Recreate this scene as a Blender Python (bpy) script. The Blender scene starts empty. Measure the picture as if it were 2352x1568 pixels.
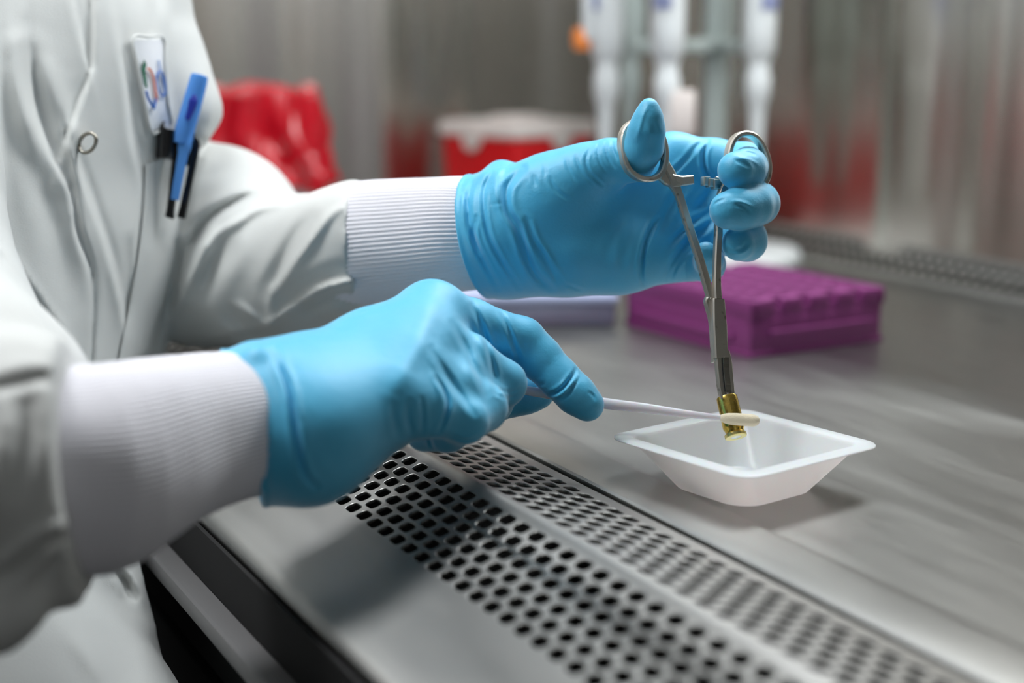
import bpy, math, random
import numpy as np
from mathutils import Vector, Matrix
from mathutils.bvhtree import BVHTree

# ---------------------------------------------------------------- camera, world, lights, exposure
SC = bpy.context.scene
FPX = 3500.0                       # focal length in pixels of the 2352 px wide frame
TH = math.atan(704 / FPX)          # pitch below the horizon
YA = math.radians(27.7)            # heading away from the cabinet's long axis (+Y), towards its back wall (+X)
CAM = np.array([0.0, 0.0, 0.2])    # 20 cm above the work surface (z = 0)
FH = np.array([math.sin(YA), math.cos(YA), 0.0])
RT = np.array([math.cos(YA), -math.sin(YA), 0.0])
FW = FH * math.cos(TH) - np.array([0, 0, 1.0]) * math.sin(TH)
UP = FH * math.sin(TH) + np.array([0, 0, 1.0]) * math.cos(TH)
cd = bpy.data.cameras.new('camera')
cam = bpy.data.objects.new('camera', cd)
SC.collection.objects.link(cam)
SC.camera = cam
cd.sensor_width = 36.0
cd.lens = FPX * 36.0 / 2352.0
cd.clip_start = 0.02
cd.clip_end = 30
cd.dof.use_dof = True
cd.dof.focus_distance = 0.692
cd.dof.aperture_fstop = 3.5
cam.matrix_world = Matrix(((RT[0], UP[0], -FW[0], CAM[0]), (RT[1], UP[1], -FW[1], CAM[1]), (RT[2], UP[2], -FW[2], CAM[2]), (0, 0, 0, 1)))
SC.view_settings.view_transform = 'Standard'
SC.view_settings.look = 'None'
SC.view_settings.exposure = 0.2
SC.view_settings.gamma = 1.0
SC.view_settings.use_curve_mapping = False
SC.cycles.max_bounces = 8
SC.cycles.use_denoising = True

w = bpy.data.worlds.new('world'); SC.world = w; w.use_nodes = True
w.node_tree.nodes['Background'].inputs[0].default_value = (0.62, 0.66, 0.68, 1)
w.node_tree.nodes['Background'].inputs[1].default_value = 0.24

def area(name, loc, target, sx, sy, power, col):
    l = bpy.data.lights.new(name, 'AREA'); l.shape = 'RECTANGLE'; l.size = sx; l.size_y = sy
    l.energy = power; l.color = col
    o = bpy.data.objects.new(name, l); SC.collection.objects.link(o)
    o.location = loc
    o.rotation_euler = (Vector(target) - Vector(loc)).to_track_quat('-Z', 'Y').to_euler()
    return o
area('cabinet_lamp', (0.50, 0.76, 0.665), (0.42, 0.76, 0), 0.20, 1.3, 14.0, (0.93, 0.97, 1.0))
area('room_fill_light', (-0.62, 1.05, 1.60), (0.2, 0.6, 0.1), 0.9, 0.9, 8.0, (1.0, 0.98, 0.97))
area('room_fill_light', (0.1, -1.5, 1.65), (0.2, 0.7, 0.0), 1.2, 1.2, 1.2, (1.0, 0.97, 0.95))  # weak fill added from the camera side, no source known there

# ---------------------------------------------------------------- helpers
def W(px, py, d):
    """pixel of the photo plus distance along the lens axis -> point in the room"""
    return CAM + d * ((px - 1176) / FPX * RT + (784 - py) / FPX * UP + FW)
def on_z(px, py, z):
    v = (px - 1176) / FPX * RT + (784 - py) / FPX * UP + FW
    return CAM + v * ((z - CAM[2]) / v[2])
def cam2world(a):
    a = np.asarray(a, dtype=np.float64)
    return CAM + a[:, 0:1] * RT + a[:, 1:2] * UP + a[:, 2:3] * FW
def C3(px, py, d):
    return np.array([(px - 1176) / FPX * d, (784 - py) / FPX * d, d])
def lin(r, g, b):
    return tuple(((c / 255) / 12.92 if c / 255 <= 0.04045 else (((c / 255) + 0.055) / 1.055) ** 2.4) for c in (r, g, b)) + (1,)

ORG = {}
def thing(name, label, cat, loc=(0, 0, 0), group=None):
    o = bpy.data.objects.new(name, None); SC.collection.objects.link(o)
    o.location = loc; o.empty_display_size = 0.02
    o['label'] = label; o['category'] = cat
    if group: o['group'] = group
    ORG[o.name] = np.array(loc, dtype=float)
    return o
def tag(o, label, cat, group=None, kind=None):
    if label: o['label'] = label
    if cat: o['category'] = cat
    if group: o['group'] = group
    if kind: o['kind'] = kind
    return o
def mesh_obj(name, V, F, mat, parent=None, smooth=True, sharp=None, label=None, mats=None, fm=None):
    V = np.asarray(V, dtype=np.float64)
    if parent is not None:
        org = ORG[parent.name]
    else:
        lo, hi = V.min(0), V.max(0)
        org = np.array([(lo[0] + hi[0]) / 2, (lo[1] + hi[1]) / 2, lo[2]])
    me = bpy.data.meshes.new(name)
    P = V - org
    if isinstance(F, np.ndarray):
        n, k = F.shape
        me.vertices.add(len(P)); me.vertices.foreach_set('co', P.astype(np.float32).ravel())
        me.loops.add(n * k); me.loops.foreach_set('vertex_index', F.astype(np.int32).ravel())
        me.polygons.add(n); me.polygons.foreach_set('loop_start', np.arange(0, n * k, k, dtype=np.int32))
        me.update(calc_edges=True); me.validate()
    else:
        me.from_pydata([tuple(p) for p in P], [], [tuple(int(i) for i in f) for f in F]); me.update()
    me.materials.append(mat)
    for m in (mats or []): me.materials.append(m)
    if fm is not None: me.polygons.foreach_set('material_index', np.asarray(fm, dtype=np.int32))
    me.polygons.foreach_set('use_smooth', [bool(smooth)] * len(me.polygons))
    if sharp is not None and smooth: me.set_sharp_from_angle(angle=math.radians(sharp))
    o = bpy.data.objects.new(name, me); SC.collection.objects.link(o)
    if parent is not None:
        o.parent = parent
    else:
        o.location = org
    ORG[o.name] = org
    if label: o['label'] = label
    return o

class MB:
    """collects shapes into one mesh"""
    def __init__(s): s.V = []; s.F = []; s.M = []
    def add(s, V, F, m=0):
        b = len(s.V); s.V.extend([tuple(float(x) for x in v) for v in V])
        for f in F: s.F.append([b + int(i) for i in f]); s.M.append(m)
        return s
    def box(s, c, h, ax=None, bev=0.0, m=0):
        """box with chamfered edges, half sizes h, axes ax (3 vectors)"""
        c = np.array(c, float); h = np.array(h, float)
        A = np.array(ax, float) if ax is not None else np.eye(3)
        bev = min(bev, min(h) * 0.95)
        if bev <= 0:
            V = [c + (A.T @ (h * np.array(q))) for q in [(-1,-1,-1),(1,-1,-1),(1,1,-1),(-1,1,-1),(-1,-1,1),(1,-1,1),(1,1,1),(-1,1,1)]]
            return s.add(V, [(0,3,2,1),(4,5,6,7),(0,1,5,4),(1,2,6,5),(2,3,7,6),(3,0,4,7)], m)
        rings = []
        n = 3
        def ring(z, ins):
            out = []
            for sx, sy, a0 in ((1, 1, 0), (-1, 1, 90), (-1, -1, 180), (1, -1, 270)):
                for k in range(n + 1):
                    a = math.radians(a0 + 90 * k / n)
                    r = max(bev - ins, 1e-5)
                    out.append(c + A.T @ np.array([sx * (h[0] - bev) + r * math.cos(a), sy * (h[1] - bev) + r * math.sin(a), z]))
            return out
        zs = [(-h[2], bev), (-h[2] + bev * .3, bev * .3), (-h[2] + bev, 0), (h[2] - bev, 0), (h[2] - bev * .3, bev * .3), (h[2], bev)]
        N = 4 * (n + 1); V = []; F = []
        for z, i in zs: V += ring(z, i)
        for j in range(len(zs) - 1):
            for k in range(N):
                k2 = (k + 1) % N; F.append((j * N + k, j * N + k2, (j + 1) * N + k2, (j + 1) * N + k))
        F.append(tuple(range(N - 1, -1, -1))); F.append(tuple((len(zs) - 1) * N + k for k in range(N)))
        return s.add(V, F, m)
    def lathe(s, prof, o, ax=(0, 0, 1), n=48, m=0, sx=1.0, cap=True):
        """profile of (radius, height) about axis ax through o"""
        ax = np.array(ax, float); ax /= np.linalg.norm(ax); o = np.array(o, float)
        t = np.array([1, 0, 0.0]) if abs(ax[0]) < .9 else np.array([0, 1.0, 0])
        u = np.cross(ax, t); u /= np.linalg.norm(u); v = np.cross(ax, u)
        V = []; F = []
        for r, z in prof:
            for k in range(n):
                a = 2 * math.pi * k / n
                V.append(o + ax * z + r * (math.cos(a) * u * sx + math.sin(a) * v))
        for j in range(len(prof) - 1):
            for k in range(n):
                k2 = (k + 1) % n; F.append((j * n + k, j * n + k2, (j + 1) * n + k2, (j + 1) * n + k))
        if cap:
            if prof[0][0] > 1e-6: F.append(tuple(range(n - 1, -1, -1)))
            if prof[-1][0] > 1e-6: F.append(tuple((len(prof) - 1) * n + k for k in range(n)))
        return s.add(V, F, m)
    def sweep(s, P, nrm, wid, thk, closed=False, cham=0.3, round_=False, m=0):
        """bar of width wid (in the plane) and thickness thk (along nrm) along P"""
        P = np.array(P, float); N = len(P)
        wid = np.broadcast_to(wid, (N,)); thk = np.broadcast_to(thk, (N,))
        nrm = np.broadcast_to(np.array(nrm, float), (N, 3))
        V = []; F = []
        for i in range(N):
            if closed: T = P[(i + 1) % N] - P[i - 1]
            else: T = P[min(i + 1, N - 1)] - P[max(i - 1, 0)]
            T = T / np.linalg.norm(T)
            n = nrm[i] - T * nrm[i].dot(T); n /= np.linalg.norm(n); b = np.cross(n, T)
            a_, t_ = wid[i] / 2, thk[i] / 2
            if round_: sec = [(a_ * math.cos(q * math.pi / 8), t_ * math.sin(q * math.pi / 8)) for q in range(16)]
            else:
                c = cham * min(a_, t_)
                sec = [(a_, -t_ + c), (a_, t_ - c), (a_ - c, t_), (-a_ + c, t_), (-a_, t_ - c), (-a_, -t_ + c), (-a_ + c, -t_), (a_ - c, -t_)]
            for x, y in sec: V.append(P[i] + b * x + n * y)
        K = len(sec)
        for i in range(N if closed else N - 1):
            j = (i + 1) % N
            for k in range(K):
                k2 = (k + 1) % K; F.append((i * K + k, i * K + k2, j * K + k2, j * K + k))
        if not closed:
            F.append(tuple(range(K - 1, -1, -1))); F.append(tuple((N - 1) * K + k for k in range(K)))
        return s.add(V, F, m)
    def build(s, name, mat, parent=None, smooth=True, sharp=35, label=None, mats=None):
        return mesh_obj(name, s.V, s.F, mat, parent, smooth, sharp, label, mats, s.M if mats else None)

def catmull(P, n=8, closed=False):
    P = np.array(P, float); out = []; N = len(P)
    rng = range(N if closed else N - 1)
    for i in rng:
        if closed: p0, p1, p2, p3 = P[i - 1], P[i], P[(i + 1) % N], P[(i + 2) % N]
        else: p0, p1, p2, p3 = P[max(i - 1, 0)], P[i], P[i + 1], P[min(i + 2, N - 1)]
        for k in range(n):
            t = k / n
            out.append(0.5 * ((2 * p1) + (-p0 + p2) * t + (2 * p0 - 5 * p1 + 4 * p2 - p3) * t * t + (-p0 + 3 * p1 - 3 * p2 + p3) * t ** 3))
    if not closed: out.append(P[-1])
    return np.array(out)

# ---------------------------------------------------------------- materials
def mat(name, col, rough=0.5, metal=0.0, **kw):
    m = bpy.data.materials.new(name); m.use_nodes = True
    b = m.node_tree.nodes['Principled BSDF']
    b.inputs['Base Color'].default_value = col if len(col) == 4 else tuple(col) + (1,)
    b.inputs['Roughness'].default_value = rough; b.inputs['Metallic'].default_value = metal
    for k, v in kw.items(): b.inputs[k.replace('_', ' ')].default_value = v
    return m
def nd(m, t, **kw):
    n = m.node_tree.nodes.new(t)
    for k, v in kw.items():
        if k in n.inputs: n.inputs[k].default_value = v
        else: setattr(n, k, v)
    return n
def add_bump(m, scale, strength, dist, stretch=None, kind='NOISE', detail=3.0, coord='Object'):
    L = m.node_tree.links; b = m.node_tree.nodes['Principled BSDF']
    tc = nd(m, 'ShaderNodeTexCoord'); mp = nd(m, 'ShaderNodeMapping')
    L.new(tc.outputs[coord], mp.inputs[0])
    if stretch: mp.inputs['Scale'].default_value = stretch
    if kind == 'NOISE':
        t = nd(m, 'ShaderNodeTexNoise', Scale=scale, Detail=detail); o = t.outputs['Fac']
    else:
        t = nd(m, 'ShaderNodeTexWave', Scale=scale); o = t.outputs['Fac']
    L.new(mp.outputs[0], t.inputs['Vector'])
    bp = nd(m, 'ShaderNodeBump', Strength=strength, Distance=dist)
    L.new(o, bp.inputs['Height'])
    prev = b.inputs['Normal'].links[0].from_socket if b.inputs['Normal'].links else None
    if prev: L.new(prev, bp.inputs['Normal'])
    L.new(bp.outputs[0], b.inputs['Normal'])
    return m
def rough_noise(m, scale, lo, hi, stretch=(1, 1, 1), detail=4.0):
    L = m.node_tree.links; b = m.node_tree.nodes['Principled BSDF']
    tc = nd(m, 'ShaderNodeTexCoord'); mp = nd(m, 'ShaderNodeMapping'); mp.inputs['Scale'].default_value = stretch
    t = nd(m, 'ShaderNodeTexNoise', Scale=scale, Detail=detail); r = nd(m, 'ShaderNodeMapRange')
    r.inputs['To Min'].default_value = lo; r.inputs['To Max'].default_value = hi
    r.inputs['From Min'].default_value = .3; r.inputs['From Max'].default_value = .7
    L.new(tc.outputs['Object'], mp.inputs[0]); L.new(mp.outputs[0], t.inputs['Vector']); L.new(t.outputs['Fac'], r.inputs[0]); L.new(r.outputs[0], b.inputs['Roughness'])
    return m
def col_noise(m, scale, c1, c2, stretch=(1, 1, 1), lo=.35, hi=.65, detail=3.0):
    L = m.node_tree.links; b = m.node_tree.nodes['Principled BSDF']
    tc = nd(m, 'ShaderNodeTexCoord'); mp = nd(m, 'ShaderNodeMapping'); mp.inputs['Scale'].default_value = stretch
    t = nd(m, 'ShaderNodeTexNoise', Scale=scale, Detail=detail); r = nd(m, 'ShaderNodeValToRGB')
    r.color_ramp.elements[0].color = c1; r.color_ramp.elements[1].color = c2
    r.color_ramp.elements[0].position = lo; r.color_ramp.elements[1].position = hi
    L.new(tc.outputs['Object'], mp.inputs[0]); L.new(mp.outputs[0], t.inputs['Vector']); L.new(t.outputs['Fac'], r.inputs[0]); L.new(r.outputs[0], b.inputs['Base Color'])
    return m
M = {}
M['glove'] = mat('blue_nitrile', (0.06, 0.49, 0.78), 0.54, Subsurface_Weight=0.06, Subsurface_Scale=0.003, Specular_IOR_Level=0.85, Sheen_Weight=0.5, Sheen_Roughness=0.4)
M['glove'].node_tree.nodes['Principled BSDF'].inputs['Subsurface Radius'].default_value = (0.2, 0.8, 1.0)
add_bump(M['glove'], 900, 0.25, 0.0004, detail=4)
add_bump(M['glove'], 90, 0.25, 0.0015, detail=2)
M['coat'] = mat('white_polycotton', lin(208, 209, 206), 0.85, Sheen_Weight=0.15)
add_bump(M['coat'], 1400, 0.35, 0.0004, stretch=(1, 1, 2.5), detail=1)
add_bump(M['coat'], 14, 0.35, 0.012, detail=1)
M['knit'] = mat('white_rib_knit', lin(236, 234, 240), 0.9, Sheen_Weight=0.3)
add_bump(M['knit'], 1500, 0.4, 0.0005, detail=1)
M['steel'] = mat('brushed_stainless_steel', (0.34, 0.335, 0.32), 0.3, 1.0, Anisotropic=0.6)
rough_noise(M['steel'], 5, 0.36, 0.42, (12, 2, 12)); add_bump(M['steel'], 9, 0.06, 0.0003, stretch=(260, 3, 260), detail=2)
M['worktop'] = mat('worktop_steel', (0.345, 0.345, 0.33), 0.33, 1.0, Anisotropic=0.4)
rough_noise(M['worktop'], 5, 0.33, 0.40, (12, 2, 12)); add_bump(M['worktop'], 9, 0.07, 0.0003, stretch=(260, 3, 260), detail=2)
M['wallsteel'] = mat('polished_wall_steel', (0.63, 0.60, 0.55), 0.23, 1.0, Anisotropic=0.85, Anisotropic_Rotation=0.25)
_t = nd(M['wallsteel'], 'ShaderNodeTangent'); _t.direction_type = 'RADIAL'; _t.axis = 'Z'
M['wallsteel'].node_tree.links.new(_t.outputs[0], M['wallsteel'].node_tree.nodes['Principled BSDF'].inputs['Tangent'])
M['tool'] = mat('satin_instrument_steel', (0.56, 0.54, 0.49), 0.4, 1.0)
col_noise(M['tool'], 260, (0.40, 0.37, 0.31, 1), (0.68, 0.64, 0.57, 1), lo=.28, hi=.36, detail=1)
add_bump(M['tool'], 2500, 0.2, 0.0002)
M['dsteel'] = mat('dull_nickel', (0.30, 0.28, 0.24), 0.35, 1.0)
M['tooldark'] = mat('dark_serration', (0.10, 0.10, 0.10), 0.45, 0.9)
M['brass'] = mat('cartridge_brass', (0.72, 0.46, 0.09), 0.2, 1.0)
rough_noise(M['brass'], 300, 0.14, 0.3)
col_noise(M['brass'], 220, (0.60, 0.40, 0.06, 1), (0.80, 0.56, 0.13, 1), lo=.3, hi=.5)
M['brasshead'] = mat('pale_brass', (0.78, 0.66, 0.26), 0.3, 1.0); add_bump(M['brasshead'], 900, 0.4, 0.0003)
M['primer'] = mat('nickel_primer', (0.75, 0.74, 0.70), 0.3, 1.0); add_bump(M['primer'], 900, 0.5, 0.0004)
M['boat'] = mat('white_polystyrene', lin(247, 247, 250), 0.32, Subsurface_Weight=0.3, Subsurface_Scale=0.004)
def translucent(m, f, col):
    L = m.node_tree.links; b = m.node_tree.nodes['Principled BSDF']; out = [n for n in m.node_tree.nodes if n.type == 'OUTPUT_MATERIAL'][0]
    t = nd(m, 'ShaderNodeBsdfTranslucent'); t.inputs[0].default_value = col; x = nd(m, 'ShaderNodeMixShader'); x.inputs[0].default_value = f
    L.new(b.outputs[0], x.inputs[1]); L.new(t.outputs[0], x.inputs[2]); L.new(x.outputs[0], out.inputs[0])
translucent(M['boat'], .45, lin(255, 254, 252))
M['swabstick'] = mat('translucent_polypropylene', lin(226, 228, 234), 0.35, Subsurface_Weight=0.4, Subsurface_Scale=0.004)
M['foam'] = mat('cream_foam', lin(238, 226, 196), 0.95, Sheen_Weight=0.5); add_bump(M['foam'], 1800, 0.6, 0.0005)
M['purple'] = mat('purple_polypropylene', lin(128, 50, 112), 0.55)
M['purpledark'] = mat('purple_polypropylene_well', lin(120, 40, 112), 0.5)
M['red'] = mat('red_plastic', lin(225, 22, 30), 0.4)
M['redbag'] = mat('red_bag_film', lin(196, 14, 34), 0.25, Specular_IOR_Level=0.6)
M['lid'] = mat('warm_white_plastic', lin(226, 216, 210), 0.5)
M['white'] = mat('white_plastic', lin(222, 226, 226), 0.4)
M['greyplast'] = mat('grey_green_plastic', lin(172, 182, 178), 0.45)
M['orange'] = mat('orange_plastic', lin(255, 150, 70), 0.4)
M['label'] = mat('lilac_label', lin(150, 158, 196), 0.6)
M['clear'] = mat('clear_tinted_plastic', lin(150, 152, 178), 0.15, Transmission_Weight=0.45, IOR=1.3, Alpha=1.0)
M['lavender'] = mat('lavender_lid', lin(176, 184, 216), 0.35)
M['bluecap'] = mat('translucent_blue_cap', lin(96, 158, 232), 0.25, Transmission_Weight=0.3, IOR=1.2)
M['inkblue'] = mat('ink_blue', lin(24, 44, 150), 0.4)
M['black'] = mat('black_plastic', lin(14, 14, 16), 0.25)
M['dark'] = mat('shaded_fascia', lin(14, 12, 12), 0.9)  # near-black base stands in for the shade under the grille edge
M['blackvoid'] = mat('unlit_black', (0.006, 0.006, 0.006, 1), 0.8)  # near-black painted in for unlit hollows: plenum, grille backing, lower body, tooth gaps
M['rail'] = mat('grey_painted_rail', lin(112, 110, 110), 0.5)
M['green'] = mat('green_thread', lin(10, 96, 68), 0.7)
M['othread'] = mat('orange_thread', lin(226, 104, 40), 0.7)
M['bthread'] = mat('blue_thread', lin(44, 104, 190), 0.7)
M['lbthread'] = mat('pale_blue_thread', lin(120, 158, 210), 0.7)
M['patch'] = mat('white_twill_patch', lin(232, 233, 236), 0.8)
M['roomwall'] = mat('room_wall_paint', lin(118, 114, 104), 0.8)
M['banddark'] = mat('dark_reflection_band', lin(60, 50, 44), 0.6)  # dark bands of the end panel, added to streak the steel's reflections
M['floor'] = mat('grey_vinyl_floor', lin(60, 58, 56), 0.6)
M['ceil'] = mat('white_enamel', lin(210, 212, 210), 0.5)

# ---------------------------------------------------------------- implicit surfaces
class Field:
    """signed distance samples on a box in camera-aligned metres, turned into a quad mesh (surface nets)"""
    def __init__(s, lo, hi, h):
        s.h = h; s.lo = np.array(lo, float)
        s.n = np.ceil((np.array(hi) - s.lo) / h).astype(int) + 1
        s.ax = [(s.lo[i] + h * np.arange(s.n[i])).astype(np.float32) for i in range(3)]
        s.F = None
    def empty(s): return np.full(s.n, 0.05, dtype=np.float32)
    def sub(s, pts, rad, mg):
        lo = np.min(pts, 0) - rad - mg; hi = np.max(pts, 0) + rad + mg
        i0 = np.clip(np.floor((lo - s.lo) / s.h).astype(int), 0, s.n); i1 = np.clip(np.ceil((hi - s.lo) / s.h).astype(int) + 1, 0, s.n)
        sl = tuple(slice(a, b) for a, b in zip(i0, i1))
        X = s.ax[0][sl[0]][:, None, None]; Y = s.ax[1][sl[1]][None, :, None]; Z = s.ax[2][sl[2]][None, None, :]
        return sl, X, Y, Z
    @staticmethod
    def cap(X, Y, Z, a, b, ra, rb):
        ab = b - a; L = max(float(ab @ ab), 1e-12)
        t = ((X - a[0]) * ab[0] + (Y - a[1]) * ab[1] + (Z - a[2]) * ab[2]) / np.float32(L)
        t = np.clip(t, 0, 1)
        return np.sqrt((X - a[0] - t * ab[0]) ** 2 + (Y - a[1] - t * ab[1]) ** 2 + (Z - a[2] - t * ab[2]) ** 2) - (ra + t * (rb - ra))
    @staticmethod
    def smin(A, B, k):
        h = np.maximum(k - np.abs(A - B), 0) / k
        return np.minimum(A, B) - h * h * k * 0.25
    def chain(s, F, pts, k):
        """pts: list of (C3 position, radius)"""
        for (a, ra), (b, rb) in zip(pts[:-1], pts[1:]):
            sl, X, Y, Z = s.sub([a, b], max(ra, rb), max(k * 1.5, 0.006))
            if min(x.stop - x.start for x in sl) <= 0: continue
            F[sl] = s.smin(F[sl], s.cap(X, Y, Z, a, b, ra, rb), k)
        return F
    def mesh(s, F):
        F = F.copy()
        for a in range(3):
            for e in (0, -1):
                sl = [slice(None)] * 3; sl[a] = e; F[tuple(sl)] = np.maximum(F[tuple(sl)], s.h * 0.3)
        n = F.shape; ins = F < 0
        c = tuple(x - 1 for x in n)
        cnt = np.zeros(c, dtype=np.uint8)
        for i in (0, 1):
            for j in (0, 1):
                for k in (0, 1): cnt += ins[i:i + c[0], j:j + c[1], k:k + c[2]]
        act = (cnt > 0) & (cnt < 8)
        idx = np.full(c, -1, dtype=np.int64); ijk = np.argwhere(act); idx[act] = np.arange(len(ijk))
        acc = np.zeros((len(ijk), 3)); num = np.zeros(len(ijk))
        cor = [(i, j, k) for i in (0, 1) for j in (0, 1) for k in (0, 1)]
        vals = {q: F[ijk[:, 0] + q[0], ijk[:, 1] + q[1], ijk[:, 2] + q[2]] for q in cor}
        for p in cor:
            for a in range(3):
                if p[a]: continue
                q = list(p); q[a] = 1; q = tuple(q)
                v0, v1 = vals[p], vals[q]; m = (v0 < 0) != (v1 < 0)
                t = v0[m] / (v0[m] - v1[m])
                P = np.tile(np.array(p, float), (m.sum(), 1)); P[:, a] += t
                acc[m] += P; num[m] += 1
        V = s.lo + s.h * (ijk + acc / num[:, None])
        Q = []
        for a in range(3):
            b1, b2 = (a + 1) % 3, (a + 2) % 3
            sl0 = [slice(1, -1)] * 3; sl1 = [slice(1, -1)] * 3
            sl0[a] = slice(0, n[a] - 1); sl1[a] = slice(1, n[a])
            A = ins[tuple(sl0)]; B = ins[tuple(sl1)]
            e = np.argwhere(A != B)
            if not len(e): continue
            fl = A[e[:, 0], e[:, 1], e[:, 2]]
            o = e.copy(); o[:, b1] += 1; o[:, b2] += 1
            def g(d1, d2):
                z = o.copy(); z[:, b1] -= d1; z[:, b2] -= d2; return idx[z[:, 0], z[:, 1], z[:, 2]]
            q = np.stack([g(1, 1), g(0, 1), g(0, 0), g(1, 0)], 1)
            q[~fl] = q[~fl][:, ::-1]
            Q.append(q)
        Q = np.concatenate(Q); Q = Q[(Q >= 0).all(1)]
        return V, Q

def relax(V, Q, it=2, lam=0.5):
    n = len(V)
    E = np.concatenate([Q[:, [0, 1]], Q[:, [1, 2]], Q[:, [2, 3]], Q[:, [3, 0]]])
    deg = np.bincount(E.ravel(), minlength=n).astype(float); deg[deg == 0] = 1
    for _ in range(it):
        S = np.stack([np.bincount(E[:, 0], V[E[:, 1], c], n) + np.bincount(E[:, 1], V[E[:, 0], c], n) for c in range(3)], 1)
        V = V + lam * (S / deg[:, None] - V)
    return V
def vnormals(V, Q):
    fn = np.cross(V[Q[:, 2]] - V[Q[:, 0]], V[Q[:, 3]] - V[Q[:, 1]])
    N = np.stack([sum(np.bincount(Q[:, k], fn[:, c], len(V)) for k in range(4)) for c in range(3)], 1)
    return N / np.maximum(np.linalg.norm(N, axis=1, keepdims=True), 1e-12)
def to_px(V):
    return 1176 + FPX * V[:, 0] / V[:, 2], 784 - FPX * V[:, 1] / V[:, 2]
def poly_dist(x, y, P):
    """distance to polyline, signed side (+ = left of travel, on screen y down), arc parameter 0..1"""
    P = np.array(P, float); best = np.full(len(x), 1e9); sgn = np.zeros(len(x)); arc = np.zeros(len(x))
    seg = np.linalg.norm(P[1:] - P[:-1], axis=1); cum = np.concatenate([[0], np.cumsum(seg)]); tot = cum[-1]
    for i in range(len(P) - 1):
        d = P[i + 1] - P[i]; t = np.clip(((x - P[i, 0]) * d[0] + (y - P[i, 1]) * d[1]) / (d @ d), 0, 1)
        dx = x - P[i, 0] - t * d[0]; dy = y - P[i, 1] - t * d[1]; D = np.hypot(dx, dy); m = D < best
        best[m] = D[m]; sgn[m] = np.sign(d[0] * dy - d[1] * dx)[m] * -1; arc[m] = ((cum[i] + t * seg[i]) / tot)[m]
    return best, sgn, arc
def wrinkle(V, Q, feats, smooth_facing=0.15):
    """folds of the cloth or glove: ('g'|'r', polyline, width px, depth mm) soft groove / ridge,
    ('s', polyline, reach px, height mm) step: the side left of travel is lifted and falls off over reach"""
    N = vnormals(V, Q); view = V / np.linalg.norm(V, axis=1, keepdims=True)
    fac = np.clip(-(N * view).sum(1), 0, 1); fac = np.clip(fac / max(smooth_facing, 1e-3) - 0.3, 0, 1)
    x, y = to_px(V); D = np.zeros(len(V))
    for f in feats:
        kind, P, wd, amp = f[:4]; P = np.array(catmull(P, 4)) if len(P) > 2 else np.array(P, float)
        reach = wd * 4 if kind != 's' else wd * 3
        m = (x > P[:, 0].min() - reach) & (x < P[:, 0].max() + reach) & (y > P[:, 1].min() - reach) & (y < P[:, 1].max() + reach) & (fac > 0)
        if not m.any(): continue
        d, sg, arc = poly_dist(x[m], y[m], P)
        tap = np.sin(np.clip(arc, 0.02, 0.98) * math.pi) ** 0.5 if (len(f) < 5 or f[4]) else 1.0
        if kind == 'g': v = -np.exp(-(d / wd) ** 2) + 0.45 * np.exp(-((d - 2 * wd) / wd) ** 2)
        elif kind == 'r': v = np.exp(-(d / wd) ** 2)
        else:
            e = f[5] if len(f) > 5 else 5.0
            s_ = d * sg; v = np.where(s_ > 0, np.exp(-s_ / wd), 0) * np.clip(s_ / e, 0, 1) - 0.35 * np.exp(-(s_ + e) ** 2 / (2 * e * e)) * (s_ < e)
        D[m] += amp * 1e-3 * v * tap
    return V - view * (D * fac)[:, None]


# ---------------------------------------------------------------- the room and the cabinet shell
def quad_slab(name, P, thick_dir, mat_, **kw):
    P = [np.array(p, float) for p in P]; Q = [p + np.array(thick_dir, float) for p in P]
    return mesh_obj(name, P + Q, [(0, 1, 2, 3), (7, 6, 5, 4), (0, 4, 5, 1), (1, 5, 6, 2), (2, 6, 7, 3), (3, 7, 4, 0)], mat_, smooth=False, **kw)
def structure(o): o['kind'] = 'structure'; return o
X0, XB, Y0, Y1, ZC = 0.191, 0.885, -0.42, 1.45, 0.68
# back wall: polished sheet with the faint vertical rolls of a long panel
def rolled_wall(name, axis):
    V = []; F = []
    if axis == 'x':
        ys = np.linspace(Y0, Y1, 260)
        for y in ys:
            dx = 0.0016 * math.sin(y * 24) + 0.0009 * math.sin(y * 47 + 1.3) + 0.0003 * math.sin(y * 111 + .4)
            for z in (-0.01, ZC): V.append((XB + dx, y, z))
        n = len(ys)
    else:
        xs = np.linspace(X0 - 0.02, XB + .004, 120)
        for x in xs:
            dy = 0.0040 * math.sin(x * 27 + .5) + 0.0018 * math.sin(x * 55 + 1.9) + 0.0003 * math.sin(x * 121 + .4)
            for z in (-0.01, ZC): V.append((x, Y1 + dy, z))
        n = len(xs)
    for i in range(n - 1):
        F.append((2 * i, 2 * i + 1, 2 * i + 3, 2 * i + 2) if axis == 'x' else (2 * i, 2 * i + 2, 2 * i + 3, 2 * i + 1))
    b = len(V); off = np.array([0.004, 0, 0]) if axis == 'x' else np.array([0, 0.004, 0])
    V2 = [tuple(np.array(v) + off) for v in V]
    F2 = [tuple(b + i for i in f[::-1]) for f in F]
    m = M['wallsteel']
    return structure(mesh_obj(name, V + V2, F + F2, m))
rolled_wall('wall_back', 'x')
rolled_wall('wall_left', 'y')
V = []; F = []; FM = []; xs = [X0, .27, .33, .44, .49, .60, .68, .74, XB]
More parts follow.
